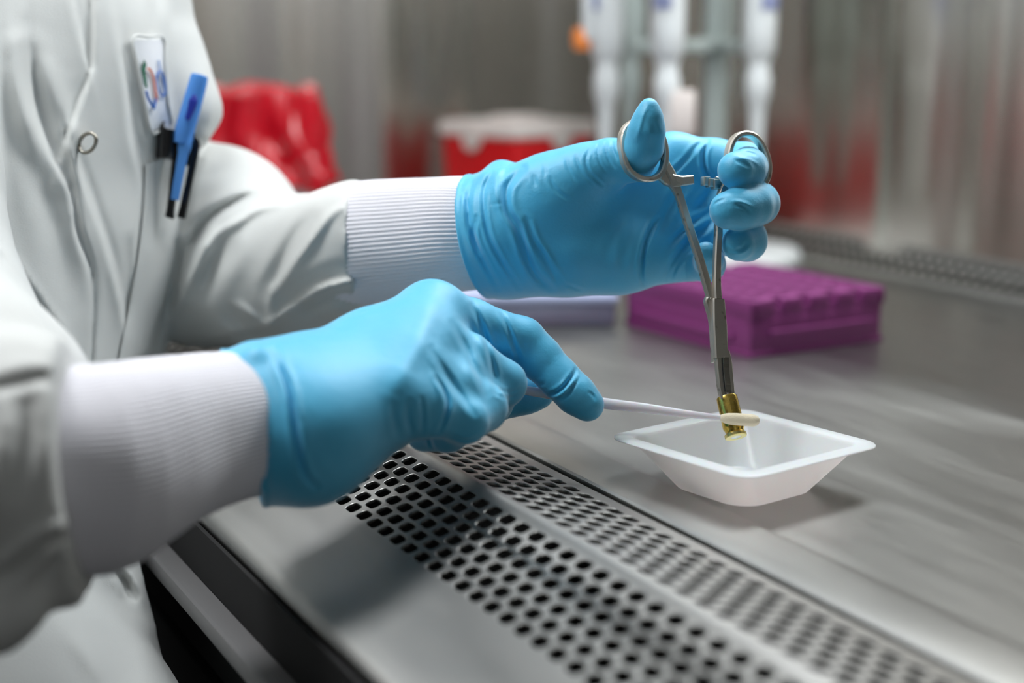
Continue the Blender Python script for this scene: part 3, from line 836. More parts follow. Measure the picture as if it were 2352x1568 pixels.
# swab
sw = thing('swab', 'white swab held with its cream foam tip against the brass case', 'swab', tuple(W(1700, 966, .682)))
sp = [(1160, 888, .6925, 4.2), (1230, 900, .6925, 4.3), (1300, 911, .6920, 4.6), (1390, 926, .6905, 5.0), (1480, 937, .6885, 4.6), (1560, 948, .6860, 3.7), (1620, 955, .6840, 2.9), (1652, 958.5, .6830, 2.6), (1690, 962, .6820, 2.2)]
Ps = catmull([W(a, b_, c) for a, b_, c, _ in sp], 6); wS = np.interp(np.linspace(0, 1, len(Ps)), np.linspace(0, 1, len(sp)), [q[3] * 1e-3 for q in sp])
MB().sweep(Ps, -FW, wS, wS * .8, round_=True).build('stick', M['swabstick'], sw)
tips = [(1655, 959.5, 1.3), (1662, 960, 2.0), (1672, 961, 2.5), (1690, 962.5, 2.75), (1712, 964, 2.8), (1730, 965.5, 2.75), (1738, 966, 2.3), (1743, 966.4, 1.5), (1745, 966.6, .5)]
Pt = catmull([W(a, b_, .6818 - (a - 1690) * 1e-5) for a, b_, _ in tips], 4); wT = np.interp(np.linspace(0, 1, len(Pt)), np.linspace(0, 1, len(tips)), [q[2] * 2e-3 for q in tips])
MB().sweep(Pt, -FW, wT, wT, round_=True).build('foam_tip', M['foam'], sw)

# ---------------------------------------------------------------- the person: coat, knit cuffs, gloves
person = thing('person', 'person in a white lab coat and blue gloves working over the grille', 'person', (-0.12, 0.62, -0.9))

def J(px, py, d, rmm): return (C3(px, py, d), rmm * 1e-3)
def glove(bones, roots, palm, lo, hi, h, cut=None, extra=None, fold=None, relax_it=3, kf=.0014, kr=.008, subtract=None):
    f = Field(lo, hi, h); P = f.empty()
    for ch in palm: f.chain(P, [J(*q) for q in ch], .014)
    fingers = []
    for ch, root in zip(bones, roots):
        G = f.empty(); f.chain(G, [J(*q) for q in ch], .0035)
        c = C3(*root[:3]); X = f.ax[0][:, None, None]; Y = f.ax[1][None, :, None]; Z = f.ax[2][None, None, :]
        D = np.sqrt((X - c[0]) ** 2 + (Y - c[1]) ** 2 + (Z - c[2]) ** 2)
        k = (kf + (kr - kf) * np.clip(1 - (D - .008) / .016, 0, 1)).astype(np.float32)
        hh = np.maximum(k - np.abs(P - G), 0) / k
        P = np.minimum(P, G) - hh * hh * k * .25
    if cut is not None:
        c = C3(*cut[0]); n = np.array(cut[1], float); n /= np.linalg.norm(n)
        X = f.ax[0][:, None, None]; Y = f.ax[1][None, :, None]; Z = f.ax[2][None, None, :]
        pl = (X - c[0]) * n[0] + (Y - c[1]) * n[1] + (Z - c[2]) * n[2]
        pl = pl.astype(np.float32); P0 = P
        P = np.maximum(P, pl)
        P = np.minimum(P, np.sqrt((P0 + .0004) ** 2 + pl ** 2) - np.float32(.0013))      # rolled bead round the opening
    if extra:
        for ch, k in extra: f.chain(P, [J(*q) for q in ch], k)
    V, Q = f.mesh(P.astype(np.float32)); V = relax(V, Q, relax_it)
    if fold: V = wrinkle(V, Q, [tuple(c_[:3]) + (c_[3] * 1.4,) + tuple(c_[4:]) for c_ in fold]); V = relax(V, Q, 1, .3)
    return V, Q
def y1(*P): return [(1350 + .3316 * x, 180 + .3316 * y) for x, y in P]
def y8(*P): return [(1000 + .2232 * x, 350 + .2232 * y) for x, y in P]
def y3(*P): return [(500 + .404 * x, 600 + .404 * y) for x, y in P]

# left hand (raised, palm towards the camera)
palmL = [
    [(1010, 530, .748, 27), (1175, 534, .742, 26.0)],
    [(1170, 528, .742, 23), (1300, 505, .741, 18.5), (1545, 368, .740, 12.8)],
    [(1170, 535, .742, 23), (1320, 520, .744, 17.5), (1560, 440, .744, 12.6)],
    [(1170, 540, .742, 23.5), (1330, 545, .742, 17.5), (1560, 520, .744, 12.4)],
    [(1170, 548, .740, 24.5), (1300, 575, .736, 17.5), (1430, 590, .737, 14.5), (1535, 588, .740, 11.6)],
    [(1190, 500, .738, 19), (1270, 443, .727, 16), (1350, 397, .720, 13.4)],
]
bonesL = [
    [(1330, 405, .722, 13.4), (1400, 375, .717, 11.2), (1455, 366, .711, 9.8), (1477, 338, .705, 8.9), (1486, 296, .700, 7.9), (1490, 262, .698, 5.6), (1491, 243, .697, 3.4)],
    [(1545, 366, .742, 12.4), (1640, 370, .738, 10.6), (1710, 372, .729, 9.0), (1719, 386, .717, 8.8), (1712, 389, .709, 8.8), (1691, 391, .702, 8.7)],
    [(1560, 440, .746, 12.4), (1650, 452, .743, 11), (1728, 463, .731, 9.8), (1741, 467, .716, 9.6), (1726, 472, .707, 9.5), (1700, 479, .701, 9.2), (1673, 483, .697, 8.8)],
    [(1560, 520, .744, 12), (1640, 535, .741, 10.6), (1714, 548, .730, 9.3), (1716, 554, .717, 8.8), (1696, 560, .708, 7.9)],
    [(1530, 588, .740, 11.4), (1585, 598, .738, 9.4), (1626, 607, .729, 7.9), (1628, 596, .718, 6.4), (1621, 582, .7115, 5.6)],
]
rootsL = [(1345, 400, .720), (1560, 368, .740), (1570, 445, .744), (1570, 522, .744), (1540, 590, .740)]
foldL = [
    ('g', [(1098, 399), (1083, 424), (1076, 462), (1078, 506), (1089, 551), (1112, 602), (1143, 662)], 6, 1.3),
    ('g', [(1132, 395), (1116, 424), (1110, 455), (1114, 502), (1127, 551), (1156, 607), (1192, 662)], 5, 1.2),
    ('g', [(1200, 385), (1176, 413), (1163, 439), (1166, 484), (1192, 529), (1212, 596), (1234, 636), (1266, 662)], 8, 2.0),
    ('r', [(1176, 370), (1150, 390), (1138, 430), (1140, 470)], 12, 2.4),
    ('r', [(1062, 450), (1060, 505), (1072, 555), (1098, 612)], 7, .9),
    ('g', [(1092, 500), (1088, 540), (1100, 580)], 5, .9), ('g', [(1068, 440), (1072, 480)], 4, .7),
    ('g', [(1208, 506), (1223, 551), (1246, 584), (1272, 629), (1290, 660)], 6, .9),
    ('r', [(1222, 500), (1240, 551), (1262, 590), (1288, 650)], 5, .7),
    ('g', [(1240, 560), (1262, 600), (1300, 655)], 4, .5),
    ('g', [(1510, 500), (1493, 532), (1480, 568), (1473, 612), (1474, 638), (1481, 662)], 5, 1.7),
    ('g', [(1625, 318), (1600, 338), (1575, 368), (1549, 392), (1520, 412)], 5, .9),
    ('r', [(1612, 330), (1588, 352), (1566, 382)], 4, .6),
    ('g', [(1627, 325), (1617, 350), (1617, 376), (1624, 398), (1640, 414)], 4.5, 1.6),
    ('g', [(1640, 505), (1615, 528), (1590, 545), (1566, 575), (1545, 605), (1533, 640)], 7, 1.5),
    ('g', [(1632, 490), (1600, 505), (1570, 530), (1540, 560)], 6, .9),
    ('g', [(1600, 560), (1570, 590), (1550, 620), (1540, 650)], 4, .9),
    ('g', [(1580, 590), (1574, 615), (1578, 640)], 3, .6),
    ('g', [(1640, 430), (1622, 455), (1600, 480)], 8, .8),
    ('g', [(1590, 400), (1560, 440), (1530, 490), (1505, 540)], 10, .8),
    ('g', [(1450, 500), (1440, 560), (1425, 620)], 9, .4), ('g', [(1420, 480), (1405, 540), (1390, 600)], 9, .3),
    ('g', [(1352, 345), (1345, 368), (1350, 390), (1366, 410), (1386, 426)], 3.5, .8),
    ('g', [(1322, 358), (1328, 383), (1344, 406), (1362, 420)], 3.5, .6),
    ('g', [(1262, 410), (1272, 430), (1290, 448), (1306, 458)], 4, .6), ('g', [(1250, 380), (1252, 405)], 4, .3),
    ('g', [(1375, 330), (1372, 352), (1378, 374), (1394, 396)], 3, .7), ('g', [(1392, 326), (1391, 346), (1398, 366), (1412, 386)], 3, .7),
    ('g', [(1407, 322), (1408, 344), (1417, 364)], 3, .7), ('g', [(1300, 362), (1306, 390), (1322, 415)], 4, .4),
    ('g', [(1700, 355), (1718, 350), (1738, 356)], 3.5, .8), ('g', [(1690, 368), (1705, 374), (1722, 384)], 4, .6), ('r', [(1700, 362), (1722, 366), (1742, 378)], 3.5, .6),
    ('g', [(1690, 470), (1706, 475), (1722, 486)], 4, .5), ('r', [(1680, 462), (1705, 464), (1735, 478)], 4, .5), ('g', [(1640, 470), (1650, 462), (1664, 458)], 3, .4),
    ('g', [(1690, 575), (1706, 570), (1716, 556)], 4, .6), ('r', [(1684, 580), (1704, 582), (1724, 566)], 3.5, .5), ('g', [(1672, 570), (1684, 578)], 3, .4),
    ('r', [(1490, 240), (1478, 262), (1470, 290), (1462, 320)], 5, .5), ('g', [(1496, 280), (1504, 300), (1505, 325)], 6, .3),
    ('g', [(1300, 652), (1320, 660), (1340, 668)], 4, .4), ('g', [(1225, 400), (1230, 430)], 6, .4),
]
lo = np.array([-.040, .018, .672]); hi = np.array([.140, .125, .778])
lo = np.array([(1030 - 1176) / FPX * .76, (784 - 700) / FPX * .69, .680]); hi = np.array([(1800 - 1176) / FPX * .72, (784 - 210) / FPX * .70, .778])
V, Q = glove(bonesL, rootsL, palmL, lo, hi, .00075, cut=((1100, 530, .745), (-.93, -.146, .32)), fold=foldL,
             extra=[([(1128, 418, .728, 5), (1150, 398, .738, 4.6), (1176, 400, .748, 5)], .006)])
mesh_obj('glove', cam2world(V), Q, M['glove'], person, label='glove of the raised left hand')

# right hand (near, back of the hand towards the camera)
palmR = [
    [(520, 978, .602, 29), (640, 968, .604, 28)],
    [(640, 940, .612, 24.5), (700, 905, .622, 21.5), (850, 812, .645, 16.2), (992, 724, .664, 12.8)],
    [(640, 960, .608, 24), (700, 945, .612, 21), (965, 792, .645, 12.6)],
    [(640, 975, .604, 24), (700, 980, .602, 21), (935, 858, .628, 12.4)],
    [(640, 985, .604, 24), (700, 1008, .596, 19.5), (905, 918, .613, 11.8)],
    [(640, 985, .608, 24), (720, 1010, .606, 18), (885, 962, .632, 13.5)],
    [(820, 905, .642, 20), (930, 880, .652, 17)],
    [(905, 915, .616, 11), (935, 855, .631, 12), (965, 792, .647, 12), (990, 726, .665, 12)],
]
bonesR = [
    [(992, 724, .664, 12.8), (1080, 746, .676, 11.4), (1198, 782, .686, 10.3), (1240, 822, .686, 9.6), (1284, 868, .684, 8.9), (1322, 905, .681, 8.6), (1349, 929, .680, 7.6)],
    [(965, 792, .645, 12.8), (1070, 828, .656, 11.8), (1156, 880, .667, 9.8), (1130, 925, .682, 8.8), (1090, 945, .690, 8.2)],
    [(935, 858, .628, 12.8), (1030, 892, .636, 12), (1110, 936, .644, 9.8), (1070, 968, .660, 8.6), (1030, 965, .672, 8.2)],
    [(990, 880, .634, 11.5), (1050, 925, .636, 10.5), (1095, 955, .636, 8.6)],
    [(950, 822, .638, 12), (1050, 862, .646, 11), (1122, 912, .656, 8.4)],
    [(905, 918, .613, 12), (985, 940, .620, 11), (1070, 966, .628, 8.9), (1030, 992, .642, 8.0), (975, 995, .652, 8)],
    [(860, 940, .655, 15), (990, 935, .684, 13), (1120, 918, .703, 10.8), (1180, 906, .7065, 9.6), (1218, 906, .7055, 8.2), (1246, 908, .7045, 5.2)],
]
rootsR = [(1000, 728, .665), (975, 796, .646), (945, 862, .629), (1000, 890, .634), (950, 825, .638), (960, 930, .620), (900, 940, .66)]
foldR = [
    ('g', [(633, 800), (646, 845), (662, 883), (674, 943), (682, 1004), (698, 1085), (726, 1118)], 7, 2.4),
    ('g', [(618, 804), (632, 830), (650, 859), (666, 907), (672, 960)], 5, .8),
    ('r', [(640, 830), (668, 890), (688, 960)], 6, .5),
    ('g', [(572, 870), (590, 900), (600, 940), (608, 1000), (612, 1060), (612, 1120)], 5, 1.0),
    ('g', [(596, 930), (606, 940)], 4, 1.0), ('g', [(598, 960), (612, 968)], 4, 1.0), ('g', [(604, 1000), (616, 1010)], 4, 1.0), ('g', [(606, 1040), (618, 1046)], 4, 1.0), ('g', [(582, 895), (594, 902)], 3, .8),
    ('g', [(1001, 867), (1020, 895), (1030, 925), (1022, 962), (1009, 990)], 5, 1.5),
    ('r', [(985, 850), (1008, 890), (1014, 930)], 6, .6),
    ('g', [(905, 930), (906, 960), (915, 1000)], 7, .6), ('g', [(940, 925), (938, 960), (946, 1000)], 7, .8), ('g', [(968, 915), (972, 955), (970, 995)], 5, .7),
    ('g', [(1085, 700), (1105, 745), (1122, 802), (1134, 850), (1140, 900)], 6, 1.2),
    ('g', [(1040, 740), (1066, 790), (1098, 860), (1118, 905)], 7, 1.0),
    ('g', [(990, 800), (1020, 850), (1060, 910), (1090, 950)], 7, .8),
    ('g', [(1150, 712), (1166, 750), (1184, 800), (1196, 835)], 5, .9),
    ('g', [(1256, 908), (1280, 900), (1300, 883), (1318, 858), (1322, 848)], 4, 1.4), ('r', [(1268, 912), (1292, 902), (1312, 880), (1326, 862)], 4, .8),
    ('g', [(1290, 915), (1306, 905), (1316, 888), (1328, 868)], 3, .7), ('g', [(1352, 900), (1362, 908), (1366, 918)], 3, .4), ('g', [(1236, 885), (1250, 880)], 4, .5),
    ('g', [(1140, 892), (1170, 900), (1196, 892)], 3, .5), ('g', [(1138, 904), (1160, 914), (1184, 910)], 3, .4),
    ('g', [(985, 1000), (990, 1020), (998, 1036)], 4, 1.0), ('g', [(1040, 1000), (1070, 1012), (1100, 1004)], 4, .6),
    ('r', [(1000, 668), (985, 720), (960, 790), (930, 850), (900, 905)], 22, 1.1),
    ('g', [(820, 720), (850, 708)], 5, .3),
]
lo = np.array([(515 - 1176) / FPX * .64, (784 - 1165) / FPX * .66, .565]); hi = np.array([(1400 - 1176) / FPX * .69, (784 - 630) / FPX * .69, .720])
V, Q = glove(bonesR, rootsR, palmR, lo, hi, .00085, cut=((560, 983, .602), (-.94, -.26, -.22)), fold=foldR, kf=.0035,
             extra=[([(575, 818, .60, 4), (590, 822, .59, 4)], .006)])
mesh_obj('glove', cam2world(V), Q, M['glove'], person, label='glove of the lower right hand')

# knit cuffs
def knit_cuff(path, n_ribs, label, tilt0=None):
    """path: (px, py, d, radius mm); ribs run along the sleeve"""
    P = catmull([C3(*q[:3]) for q in path], 12); rad = np.interp(np.linspace(0, 1, len(P)), np.linspace(0, 1, len(path)), [q[3] * 1e-3 for q in path])
    K = n_ribs * 5; V = []; F = []
    T0 = P[-1] - P[0]; T0 /= np.linalg.norm(T0)
    e = np.cross(T0, [0, 1.0, 0]); e /= np.linalg.norm(e); f_ = np.cross(e, T0)
    for i, c in enumerate(P):
        u_ = i / (len(P) - 1)
        for k in range(K):
            a = 2 * math.pi * k / K
            r = rad[i] * (1 + .012 * math.sin(3 * a + 5 * u_) + .008 * math.sin(5 * a - 9 * u_ + 1)) + (.00038 if n_ribs < 100 else .00022) * math.cos(n_ribs * a)
            V.append(c + r * (e * math.cos(a) + f_ * math.sin(a)))
    for i in range(len(P) - 1):
        for k in range(K):
            k2 = (k + 1) % K; F.append((i * K + k, (i + 1) * K + k, (i + 1) * K + k2, i * K + k2))
    return mesh_obj('knit_cuff', cam2world(V), F, M['knit'], person, label=label)
knit_cuff([(760, 575, .805, 31), (835, 560, .785, 31.5), (900, 552, .775, 30.5), (980, 545, .763, 29.3), (1060, 538, .750, 27.9), (1120, 536, .745, 27.0), (1220, 535, .741, 20.0)], 84, 'ribbed white cuff of the left sleeve')
knit_cuff([(-60, 1090, .518, 34), (120, 1085, .535, 36.5), (200, 1078, .543, 37.4), (270, 1062, .552, 36.5), (345, 1034, .563, 34), (430, 1005, .578, 31), (530, 982, .594, 29), (610, 978, .600, 27), (660, 978, .602, 24)], 110, 'ribbed white cuff of the near right sleeve')

# lab coat
f = Field([-.300, -.175, .44], [-.045, .215, 1.04], .0021)
lo_a = -.42
f = Field([lo_a, -.185, .44], [-.060, .230, 1.05], .0023)
T = f.empty()
torso = [[(-130, -420, .89, 101), (-75, 0, .885, 104), (0, 110, .88, 105), (28, 200, .88, 106), (30, 290, .88, 106), (20, 380, .88, 105), (2, 540, .875, 105), (-73, 830, .865, 105), (-100, 1200, .84, 104), (-60, 1500, .80, 100)]]
for ch in torso: f.chain(T, [J(q[0], q[1], q[2] * .96, q[3] * .96) for q in ch], .006)
f.chain(T, [J(350, -130, .834, 9.2), J(377, 0, .832, 9.2), J(411, 122, .830, 9.2), J(436, 200, .828, 9.5), J(452, 258, .827, 9.7), J(438, 290, .826, 8.8)], .016)
f.chain(T, [J(-240, -500, .84, 103), J(-240, 200, .81, 106), J(-240, 900, .775, 102)], .03)
f.chain(T, [J(-340, 1480, .74, 85), J(-20, 1760, .69, 82), J(200, 2010, .65, 80)], .02)        # lap
f.chain(T, [J(150, 1300, .74, 30), J(240, 1330, .76, 22), J(320, 1440, .74, 16)], .02)          # hem hanging in the shade
f.chain(T, [J(-420, -100, .74, 80), J(-330, 400, .68, 60), J(-240, 760, .62, 52.5), J(-100, 972, .575, 50)], .012)   # right upper arm
f.chain(T, [J(-100, 980, .57, 50), J(-60, 1085, .53, 45), J(60, 1075, .532, 43), J(130, 1085, .537, 39), J(180, 1088, .541, 35.5)], .014)       # right forearm
f.chain(T, [J(-120, 1340, .515, 22), J(20, 1330, .51, 15)], .01); f.chain(T, [J(80, 1250, .525, 16), J(160, 1300, .52, 10), J(176, 1340, .52, 5)], .010)
f.chain(T, [J(-80, 1400, .505, 17), J(0, 1410, .503, 12), J(46, 1400, .503, 6)], .008)
G = f.empty()
f.chain(G, [J(240, 440, .96, 50), J(335, 492, .93, 50), J(490, 545, .87, 53.5)], .01)             # left upper arm
f.chain(G, [J(490, 600, .87, 50.5), J(600, 616, .845, 44), J(700, 614, .825, 38.5), J(790, 576, .797, 33), J(836, 560, .786, 32.2), J(880, 552, .778, 32)], .006)
c = C3(838, 562, .786); n_ = np.array([.985, .03, -.16]); n_ /= np.linalg.norm(n_)
X = f.ax[0][:, None, None]; Y = f.ax[1][None, :, None]; Z = f.ax[2][None, None, :]
G = np.maximum(G, ((X - c[0]) * n_[0] + (Y - c[1]) * n_[1] + (Z - c[2]) * n_[2]).astype(np.float32))
c = C3(185, 1080, .539); n_ = np.array([.985, .10, .12]); n_ /= np.linalg.norm(n_)
near = (Z < .60) & (Y > -.10)
T = np.where((Z < .585), np.maximum(T, ((X - c[0]) * n_[0] + (Y - c[1]) * n_[1] + (Z - c[2]) * n_[2]).astype(np.float32)), T)
k = .003; hh = np.maximum(k - np.abs(T - G), 0) / k; T = np.minimum(T, G) - hh * hh * k * .25
wx = X * RT[0] + Y * UP[0] + Z * FW[0]; wz = CAM[2] + X * RT[2] + Y * UP[2] + Z * FW[2]
T = np.maximum(T, np.minimum(wx - .1685, .004 - wz))                     # nothing of the coat inside the cabinet body
V, Q = f.mesh(T.astype(np.float32)); V = relax(V, Q, 4)
q6 = lambda *P: [(350 + .34 * x, 380 + .34 * y) for x, y in P]
coat_folds = [
    # front opening and placket
    ('s', [(212, 830), (214, 643), (178, 535), (163, 439), (110, 330), (84, 250), (66, 117), (60, 40)], 45, 5.0, 1, 6.0),
    ('s', [(205, -40), (213, 0), (209, 153), (180, 235), (153, 316)], 60, 5.0, 0, 5.0),
    ('s', [(153, 316), (166, 400), (182, 520), (214, 640), (214, 830)], 50, 4.0, 0, 5.0),
    ('s', [(310, 830), (265, 628), (219, 485), (173, 357), (153, 316)], 26, 5.0, 0, 7.0),
    ('s', [(320, 700), (316, 561), (332, 434), (306, 316), (286, 153), (250, -40)], 40, 3.4, 0, 9.0),
    ('s', [(206, 150), (190, 90), (168, 0), (160, -40)], 40, 3.0, 0, 5.0),
    ('g', [(60, 130), (75, 200), (105, 290), (140, 380)], 22, 5.0),
    ('g', [(70, 330), (100, 420), (140, 560), (150, 700)], 26, 2.5),
    ('r', [(20, 60), (40, 160), (60, 260), (90, 380)], 22, 3.0),
    ('g', [(300, 560), (296, 640), (300, 720)], 14, 2.5), ('r', [(350, 520), (345, 600), (330, 700)], 12, 2.0),
    ('g', [(350, 0), (356, 60), (376, 130)], 14, 1.6), ('r', [(372, 0), (384, 60)], 10, 1.2),
    ('g', [(415, 560), (400, 650), (372, 740), (345, 830)], 10, 4.5, 0),
    ('g', [(470, 330), (455, 360), (430, 420), (418, 500), (412, 580)], 9, 3.5, 0),
    ('s', [(440, 345), (470, 330), (490, 290), (492, 240)], 18, 1.5),
    # left sleeve
    ('g', q6((170, 700), (210, 600), (290, 470), (400, 340), (560, 240), (700, 200)), 9, 4.2),
    ('r', q6((150, 560), (280, 330), (560, 190), (850, 60)), 12, 3.0),
    ('r', q6((330, 600), (410, 480), (560, 390), (700, 300), (900, 250)), 11, 4.0),
    ('g', q6((480, 480), (480, 560), (400, 700), (360, 850)), 22, 4.0),
    ('r', q6((420, 480), (300, 700), (220, 850), (150, 1000)), 13, 3.5),
    ('g', q6((330, 440), (230, 640), (170, 850)), 12, 3.0),
    ('r', q6((830, 870), (900, 750), (1050, 550), (1200, 340), (1330, 260)), 9, 3.6),
    ('g', q6((770, 860), (850, 700), (960, 480), (1060, 350)), 14, 2.6),
    ('r', q6((780, 1090), (900, 990), (1120, 850), (1270, 800), (1400, 765)), 8, 5.0, 0),
    ('g', q6((830, 930), (950, 890), (1100, 780), (1300, 700)), 16, 2.4),
    ('g', q6((1000, 1000), (1150, 920), (1300, 900), (1420, 990)), 16, 4.2),
    ('r', q6((820, 800), (800, 950), (780, 1085)), 9, 3.0), ('r', q6((560, 930), (680, 1020), (775, 1095)), 9, 2.6),
    ('s', q6((900, 1060), (760, 1108), (500, 1160), (300, 1210), (0, 1250))[::-1], 22, 4.0, 1, 7.0),
    ('g', q6((500, 960), (600, 1080), (700, 1120)), 16, 2.2),
    ('r', [(818, 445), (832, 428), (856, 412), (890, 404), (925, 416)], 10, 2.5), ('r', [(826, 480), (828, 560), (836, 640), (852, 700)], 9, 2.6), ('g', [(808, 470), (810, 560), (818, 640)], 7, 1.5),
    ('g', [(560, 330), (600, 360), (650, 400), (680, 440)], 10, .8),
    # near right sleeve and lap
    ('g', [(-40, 905), (30, 880), (98, 866), (130, 870)], 12, 2.4), ('r', [(-40, 860), (60, 830), (120, 842)], 14, 1.5),
    ('g', [(-40, 1345), (0, 1329), (60, 1285), (98, 1250), (196, 1216)], 12, 4.2), ('r', [(-40, 1310), (40, 1270), (98, 1225), (190, 1180)], 10, 2.6),
    ('g', [(140, 880), (150, 960), (165, 1040), (172, 1120)], 8, 2.4), ('g', [(120, 1000), (135, 1060), (140, 1150)], 9, 1.3), ('r', [(160, 860), (178, 960), (186, 1060), (190, 1200)], 7, 1.6),
    ('g', [(60, 900), (60, 1000), (40, 1120)], 24, 2.4), ('r', [(20, 920), (10, 1050), (-20, 1200)], 24, 2.4),
    ('g', [(150, 1240), (120, 1290), (96, 1340)], 11, 4.0), ('s', [(170, 850), (110, 790), (40, 762), (-60, 760)], 40, 3.0, 0, 8.0), ('g', [(0, 586), (60, 660), (153, 796)], 8, 2.0, 0),
    ('g', [(200, 1430), (260, 1480), (320, 1568)], 30, 2.0), ('r', [(150, 1440), (200, 1500), (240, 1568)], 26, 2.0),
    ('g', [(262, 1310), (285, 1330), (300, 1370)], 10, 5), ('r', [(280, 1300), (318, 1350), (330, 1400)], 9, 4),
]
V = wrinkle(V, Q, [tuple(c_[:3]) + (c_[3] * (1.0 if i_ < 15 else 1.35),) + tuple(c_[4:]) for i_, c_ in enumerate(coat_folds)], .12); V = relax(V, Q, 2, .4)
VC = cam2world(V)
coat = mesh_obj('lab_coat', VC, Q, M['coat'], person)
bvh = BVHTree.FromPolygons([Vector(v) for v in VC], [tuple(int(i) for i in q) for q in Q])
def hit(px, py, off=0.0, fall=.82):
    d = (px - 1176) / FPX * RT + (784 - py) / FPX * UP + FW
    r = bvh.ray_cast(Vector(CAM), Vector(d).normalized())
    if r[0] is None: return W(px, py, fall - off)
    dd = np.array(r[0]) - CAM; depth = dd.dot(FW); return W(px, py, depth - off)
def sheet(name, left, right, mat_, parent, off=.0012, thick=.0012, nu=14, nv=20, bulge=0.0, label=None, smooth_d=True):
    """piece of cloth between two edge lines, laid on the coat"""
    Lp = catmull([(x, y, 0) for x, y in left], 12)[:, :2]; Rp = catmull([(x, y, 0) for x, y in right], 12)[:, :2]
    rs = lambda P, n: np.stack([np.interp(np.linspace(0, 1, n), np.linspace(0, 1, len(P)), P[:, c_]) for c_ in (0, 1)], 1)
    Lp, Rp = rs(Lp, nv), rs(Rp, nv); G_ = np.zeros((nv, nu, 3)); D_ = np.zeros((nv, nu))
    for j in range(nv):
        for i in range(nu):
            u_ = i / (nu - 1); p = Lp[j] * (1 - u_) + Rp[j] * u_; G_[j, i, :2] = p
            D_[j, i] = (hit(p[0], p[1]) - CAM).dot(FW)
    for _ in range(6):
        E_ = D_.copy(); E_[1:-1] = (D_[:-2] + D_[2:] + 2 * D_[1:-1]) / 4; D2 = E_.copy(); D2[:, 1:-1] = (E_[:, :-2] + E_[:, 2:] + 2 * E_[:, 1:-1]) / 4; D_ = np.minimum(D2, D_ + .0003)
    V_ = []; V2 = []
    for j in range(nv):
        for i in range(nu):
            u_ = i / (nu - 1); b_ = bulge * math.sin(math.pi * u_)
            V_.append(W(G_[j, i, 0], G_[j, i, 1], D_[j, i] - off - thick - b_)); V2.append(W(G_[j, i, 0], G_[j, i, 1], D_[j, i] - off + .002))
    F_ = []; n0 = nu * nv
    for j in range(nv - 1):
        for i in range(nu - 1):
            a = j * nu + i; F_.append((a, a + nu, a + nu + 1, a + 1)); F_.append((n0 + a, n0 + a + 1, n0 + a + nu + 1, n0 + a + nu))
    edge = [i for i in range(nu)] + [j * nu + nu - 1 for j in range(1, nv)] + [(nv - 1) * nu + i for i in range(nu - 2, -1, -1)] + [j * nu for j in range(nv - 2, 0, -1)]
    for a, b2 in zip(edge, edge[1:] + edge[:1]): F_.append((a, b2, n0 + b2, n0 + a))
    return mesh_obj(name, V_ + V2, F_, mat_, parent, sharp=60, label=label)
sheet('chest_pocket', [(334, 378), (332, 440), (326, 520), (316, 600), (300, 690), (286, 760), (268, 850)], [(408, 352), (412, 420), (408, 500), (396, 600), (376, 690), (350, 760), (318, 850)], M['coat'], coat, thick=.0012, bulge=.002, nv=28)
patch = sheet('name_patch', [(304, 92), (318, 160), (332, 232), (346, 300)], [(378, 90), (380, 150), (385, 230), (396, 290)], M['patch'], coat, thick=.0016, bulge=.001, label='white name patch with a raised border')
def mark(name, P, mat_, closed=True, wpx=None, off=.0052):
    if wpx is None:
        # filled outline: triangle fan from the centroid
        c_ = np.mean(P, 0); pts = [hit(x, y, off) for x, y in P] + [hit(c_[0], c_[1], off)]
        back = [hit(x, y, off - .0006) for x, y in P]
        n = len(P); V_ = pts + back
        F_ = [(i, (i + 1) % n, n) for i in range(n)] + [(i, n + 1 + i, n + 1 + (i + 1) % n, (i + 1) % n) for i in range(n)]
        return mesh_obj(name, V_, F_, mat_, coat, smooth=False)
    m_ = MB(); Q_ = [hit(x, y, off) for x, y in P]; m_.sweep(catmull(Q_, 5, closed), -FW, wpx * .23e-3, .0008, closed=closed); return m_.build(name, mat_, coat)
z7 = lambda *P: [(280 + .2933 * x, 60 + .2933 * y) for x, y in P]
mark('embroidered_mark', z7((175, 262), (193, 300), (180, 375), (168, 360), (157, 345), (163, 300)), M['green'])
mark('embroidered_mark', z7((157, 350), (180, 350), (192, 400), (202, 485), (184, 478), (170, 420)), M['green'])
mark('embroidered_mark', z7((205, 330), (222, 345), (246, 400), (258, 470), (270, 560), (268, 590)), M['othread'], False, 4.6)
mark('embroidered_mark', z7((190, 508), (205, 560), (230, 605), (250, 640)), M['bthread'], False, 5)
mark('embroidered_mark', z7((272, 560), (262, 600), (250, 652)), M['bthread'], False, 4.4)
mark('embroidered_mark', z7((288, 362), (316, 365), (334, 420), (340, 500), (326, 545), (304, 535), (285, 480), (276, 410)), M['bthread'], True, 3.6)
mark('embroidered_mark', z7((287, 268), (302, 340), (322, 420), (344, 545)), M['lbthread'], False, 3.4)
# border of the patch
m_ = MB(); bd = [(306, 88), (340, 84), (376, 88), (380, 150), (385, 230), (395, 288), (372, 298), (348, 302), (332, 232), (318, 160)]
m_.sweep(catmull([hit(x, y, .0042) for x, y in bd], 5, True), -FW, .0016, .0012, closed=True, round_=True); m_.build('patch_border', M['coat'], coat)
# snap ring
h0 = hit(201, 328, .0015); ring = []
e1 = W(203, 328, .8) - W(201, 328, .8); e1 /= np.linalg.norm(e1)
for a in np.linspace(0, 2 * math.pi, 40, endpoint=False):
    ca, sa = math.cos(a), math.sin(a); x = 19 * ca; y = 22.5 * sa; xr = x + y * -.25
    ring.append(W(201 + xr, 328 + y, (h0 - CAM).dot(FW) - .0045 - .0012 * ca))
MB().sweep(ring, -FW, .0019, .0024, closed=True, round_=True).build('snap_ring', M['dsteel'], coat, label='small metal ring of a press stud')

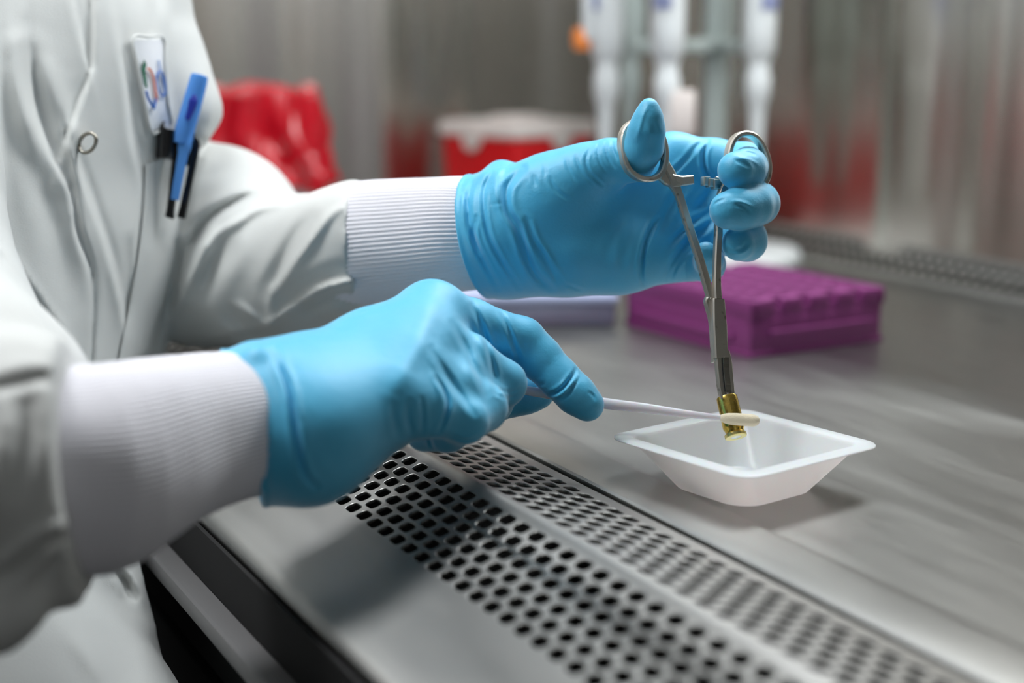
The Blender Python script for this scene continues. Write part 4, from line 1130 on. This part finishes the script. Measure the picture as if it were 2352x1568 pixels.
# pens in the chest pocket
def bar(name, pts, mat_, par, off, rnd=True, **kw):
    P = [hit(x, y, 0) for x, y, _ in pts]; dmin = min((p - CAM).dot(FW) for p in P)
    Pp = [W(x, y, dmin - off) for x, y, _ in pts]; n = 5 if len(pts) > 2 else 1
    C_ = catmull(Pp, 5) if len(pts) > 2 else np.array([Pp[0] * (1 - t_) + Pp[1] * t_ for t_ in np.linspace(0, 1, 6)])
    w_ = np.interp(np.linspace(0, 1, len(C_)), np.linspace(0, 1, len(pts)), [q[2] * 1e-3 for q in pts])
    return MB().sweep(C_, -FW, w_, w_ * (.95 if rnd else .5), round_=rnd, cham=.5).build(name, mat_, par, **kw)
pd = 'pens in the chest pocket'
pA = thing('pen', 'black pen in the chest pocket with its ribbed cap beside the patch', 'pen', tuple(hit(382, 330, .01)), pd)
bar('cap', [(383, 296, 8.0), (382, 300, 9.6), (381, 330, 9.8), (380, 352, 9.8), (379, 364, 9.0)], M['black'], pA, .006)
bar('clip', [(404, 322, 3.6), (409, 334, 5.0), (407, 350, 4.4), (398, 430, 4.2), (392, 480, 4.2), (390, 497, 5.0), (389, 501, 3.6)], M['black'], pA, .0125, False)
pB = thing('pen', 'pen with a translucent blue cap standing highest in the chest pocket', 'pen', tuple(hit(430, 250, .01)), pd)
bar('cap', [(459, 172, 7.0), (458, 176, 9.2), (452, 200, 9.8), (438, 250, 10.2), (424, 300, 10.6), (418, 330, 9.8)], M['bluecap'], pB, .012)
bar('ink_plug', [(447, 218, 1.5), (444, 232, 4.5), (440, 248, 4.0), (430, 275, 2.5)], M['inkblue'], pB, .0178, False)
bar('clip', [(424, 300, 6.5), (424, 335, 7.0), (420, 356, 5.2), (412, 400, 4.6), (405, 440, 4.4), (402, 459, 4.0)], M['bluecap'], pB, .0150, False)
pC = thing('pen', 'black pen whose long clip hangs right of the blue clip', 'pen', tuple(hit(440, 360, .01)), pd)
bar('clip', [(446, 318, 3.6), (449, 332, 4.6), (446, 360, 4.2), (434, 420, 4.0), (422, 475, 4.2), (417, 497, 4.6), (416, 501, 3.6)], M['black'], pC, .0115, False)
bar('cap', [(434, 305, 7.0), (432, 330, 8.6), (424, 380, 8.6)], M['black'], pC, .004)
